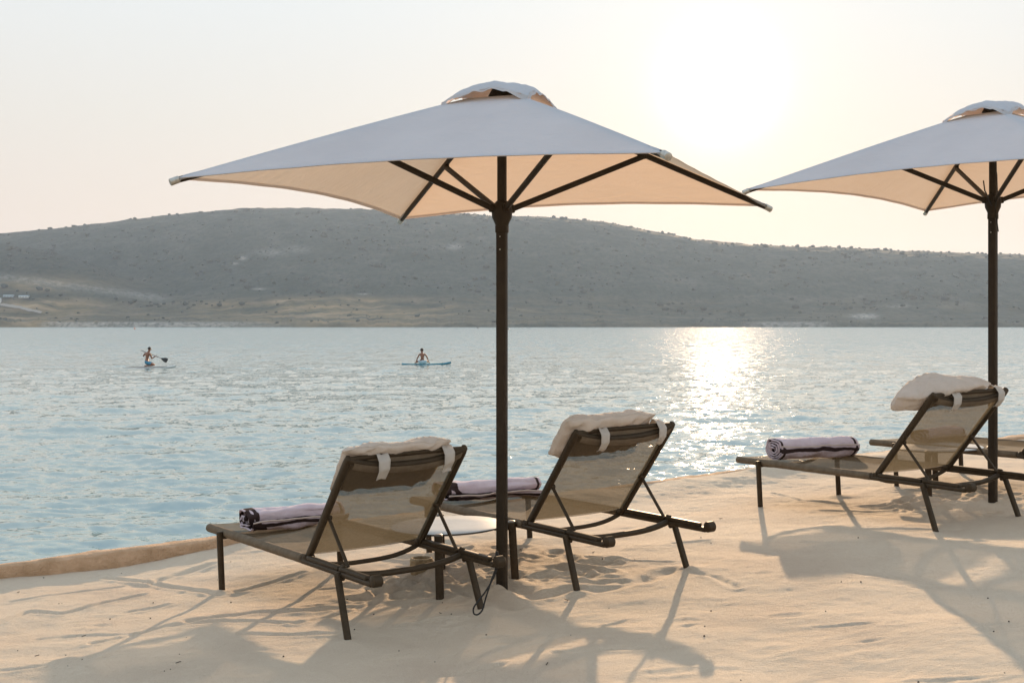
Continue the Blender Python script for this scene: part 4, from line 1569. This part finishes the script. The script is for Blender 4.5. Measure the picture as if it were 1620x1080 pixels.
# paddle
pd = empty('paddle', (bl[0] - .12, bl[1], bl[2]))
tag(pd, 'long paddle with black blade held across by the kneeling person', 'paddle')
A, B_ = Vector(sh(-.42, .42, .85)), Vector(sh(.78, -.02 + .12, .42))
m = MB(); m.tube([A, B_], .015, 8); m.build('shaft', M_pdl, pd)
m = MB(); m.tube([A + Vector((-.01, -.05, 0)), A + Vector((-.01, .05, 0))], .018, 8); m.build('grip', M_pdl, pd)
m = MB()
dd = (B_ - A).normalized(); sdv = Vector((.25, -.3, -.9)).normalized(); sdv = (sdv - dd * sdv.dot(dd)).normalized(); nn = dd.cross(sdv)
for side in (1, -1):
    m.grid(9, 9, lambda i, j, side=side: B_ - dd * .06 + dd * (j * .40) + sdv * ((i - .5) * 2 * (.022 + .105 * math.sin(min(1, j * 1.15) * 1.75) ** 1.1) * (1 if j < .96 else .8)) + nn * (side * .008 * (1 - (2 * i - 1) ** 2)))
m.build('blade', M_pdl, pd)

# sitting paddler, centre
brd2, bl2 = board(674.5, 577.8, 2.80, M_teal, M_teal2, 'teal paddleboard with raised nose carrying the seated person left of the central pole', rad(-4), .13, .76)
J2 = {
    'pelvis': (sh(.0, .0, .12), (.135, .105)), 'waist': (sh(-.01, .0, .28), (.105, .080)), 'chest': (sh(-.01, .02, .45), (.135, .092)),
    'neck': (sh(-.03, .03, .585), .050), 'skull_base': (sh(-.035, .04, .65), .058), 'head': (sh(-.04, .05, .73), (.076, .086)), 'crown': (sh(-.04, .05, .79), (.058, .064)),
    'sh_l': (sh(-.17, .02, .52), .052), 'el_l': (sh(-.29, .02, .29), .038), 'wr_l': (sh(-.36, .03, .09), .027),
    'sh_r': (sh(.15, .02, .52), .052), 'el_r': (sh(.28, .02, .31), .038), 'wr_r': (sh(.33, .03, .09), .027),
    'hip_l': (sh(-.10, .03, .10), .092), 'kn_l': (sh(-.30, .30, .10), .066), 'an_l': (sh(-.36, -.06, .05), .043), 'to_l': (sh(-.42, -.20, .03), .032),
    'hip_r': (sh(.10, .03, .10), .092), 'kn_r': (sh(.26, .33, .09), .066), 'an_r': (sh(-.05, .30, .05), .043), 'to_r': (sh(-.18, .34, .03), .032)}
person((bl2[0] - .22, bl2[1], bl2[2]), J2, 'bare backed person in white shorts sitting on the teal board with both arms down', M_white, None, (-.3, .95, 0), {'l': (-.3, .6, -.3), 'r': (.3, .6, -.3)})

# ------------------------------------------------------------------ haze over the bay
def make_haze():
    b = MB()
    x0, x1, y0, y1, z0, z1 = -6500.0, 6500.0, -500.0, 5200.0, -5.0, 345.0
    b.box(((x0 + x1) / 2, (y0 + y1) / 2, (z0 + z1) / 2), (x1 - x0, y1 - y0, z1 - z0))
    m = bpy.data.materials.new('haze_air')
    m.use_nodes = True
    n, l = m.node_tree.nodes, m.node_tree.links
    n.clear()
    o = n.new('ShaderNodeOutputMaterial')
    v = n.new('ShaderNodeVolumePrincipled')
    v.inputs['Color'].default_value = (.54, .72, 1.0, 1)
    v.inputs['Density'].default_value = .00007
    v.inputs['Anisotropy'].default_value = .32
    l.new(v.outputs[0], o.inputs['Volume'])
    ob = b.build('haze', m)
    tag(ob, 'pale warm haze over the bay', kind='stuff')
make_haze()
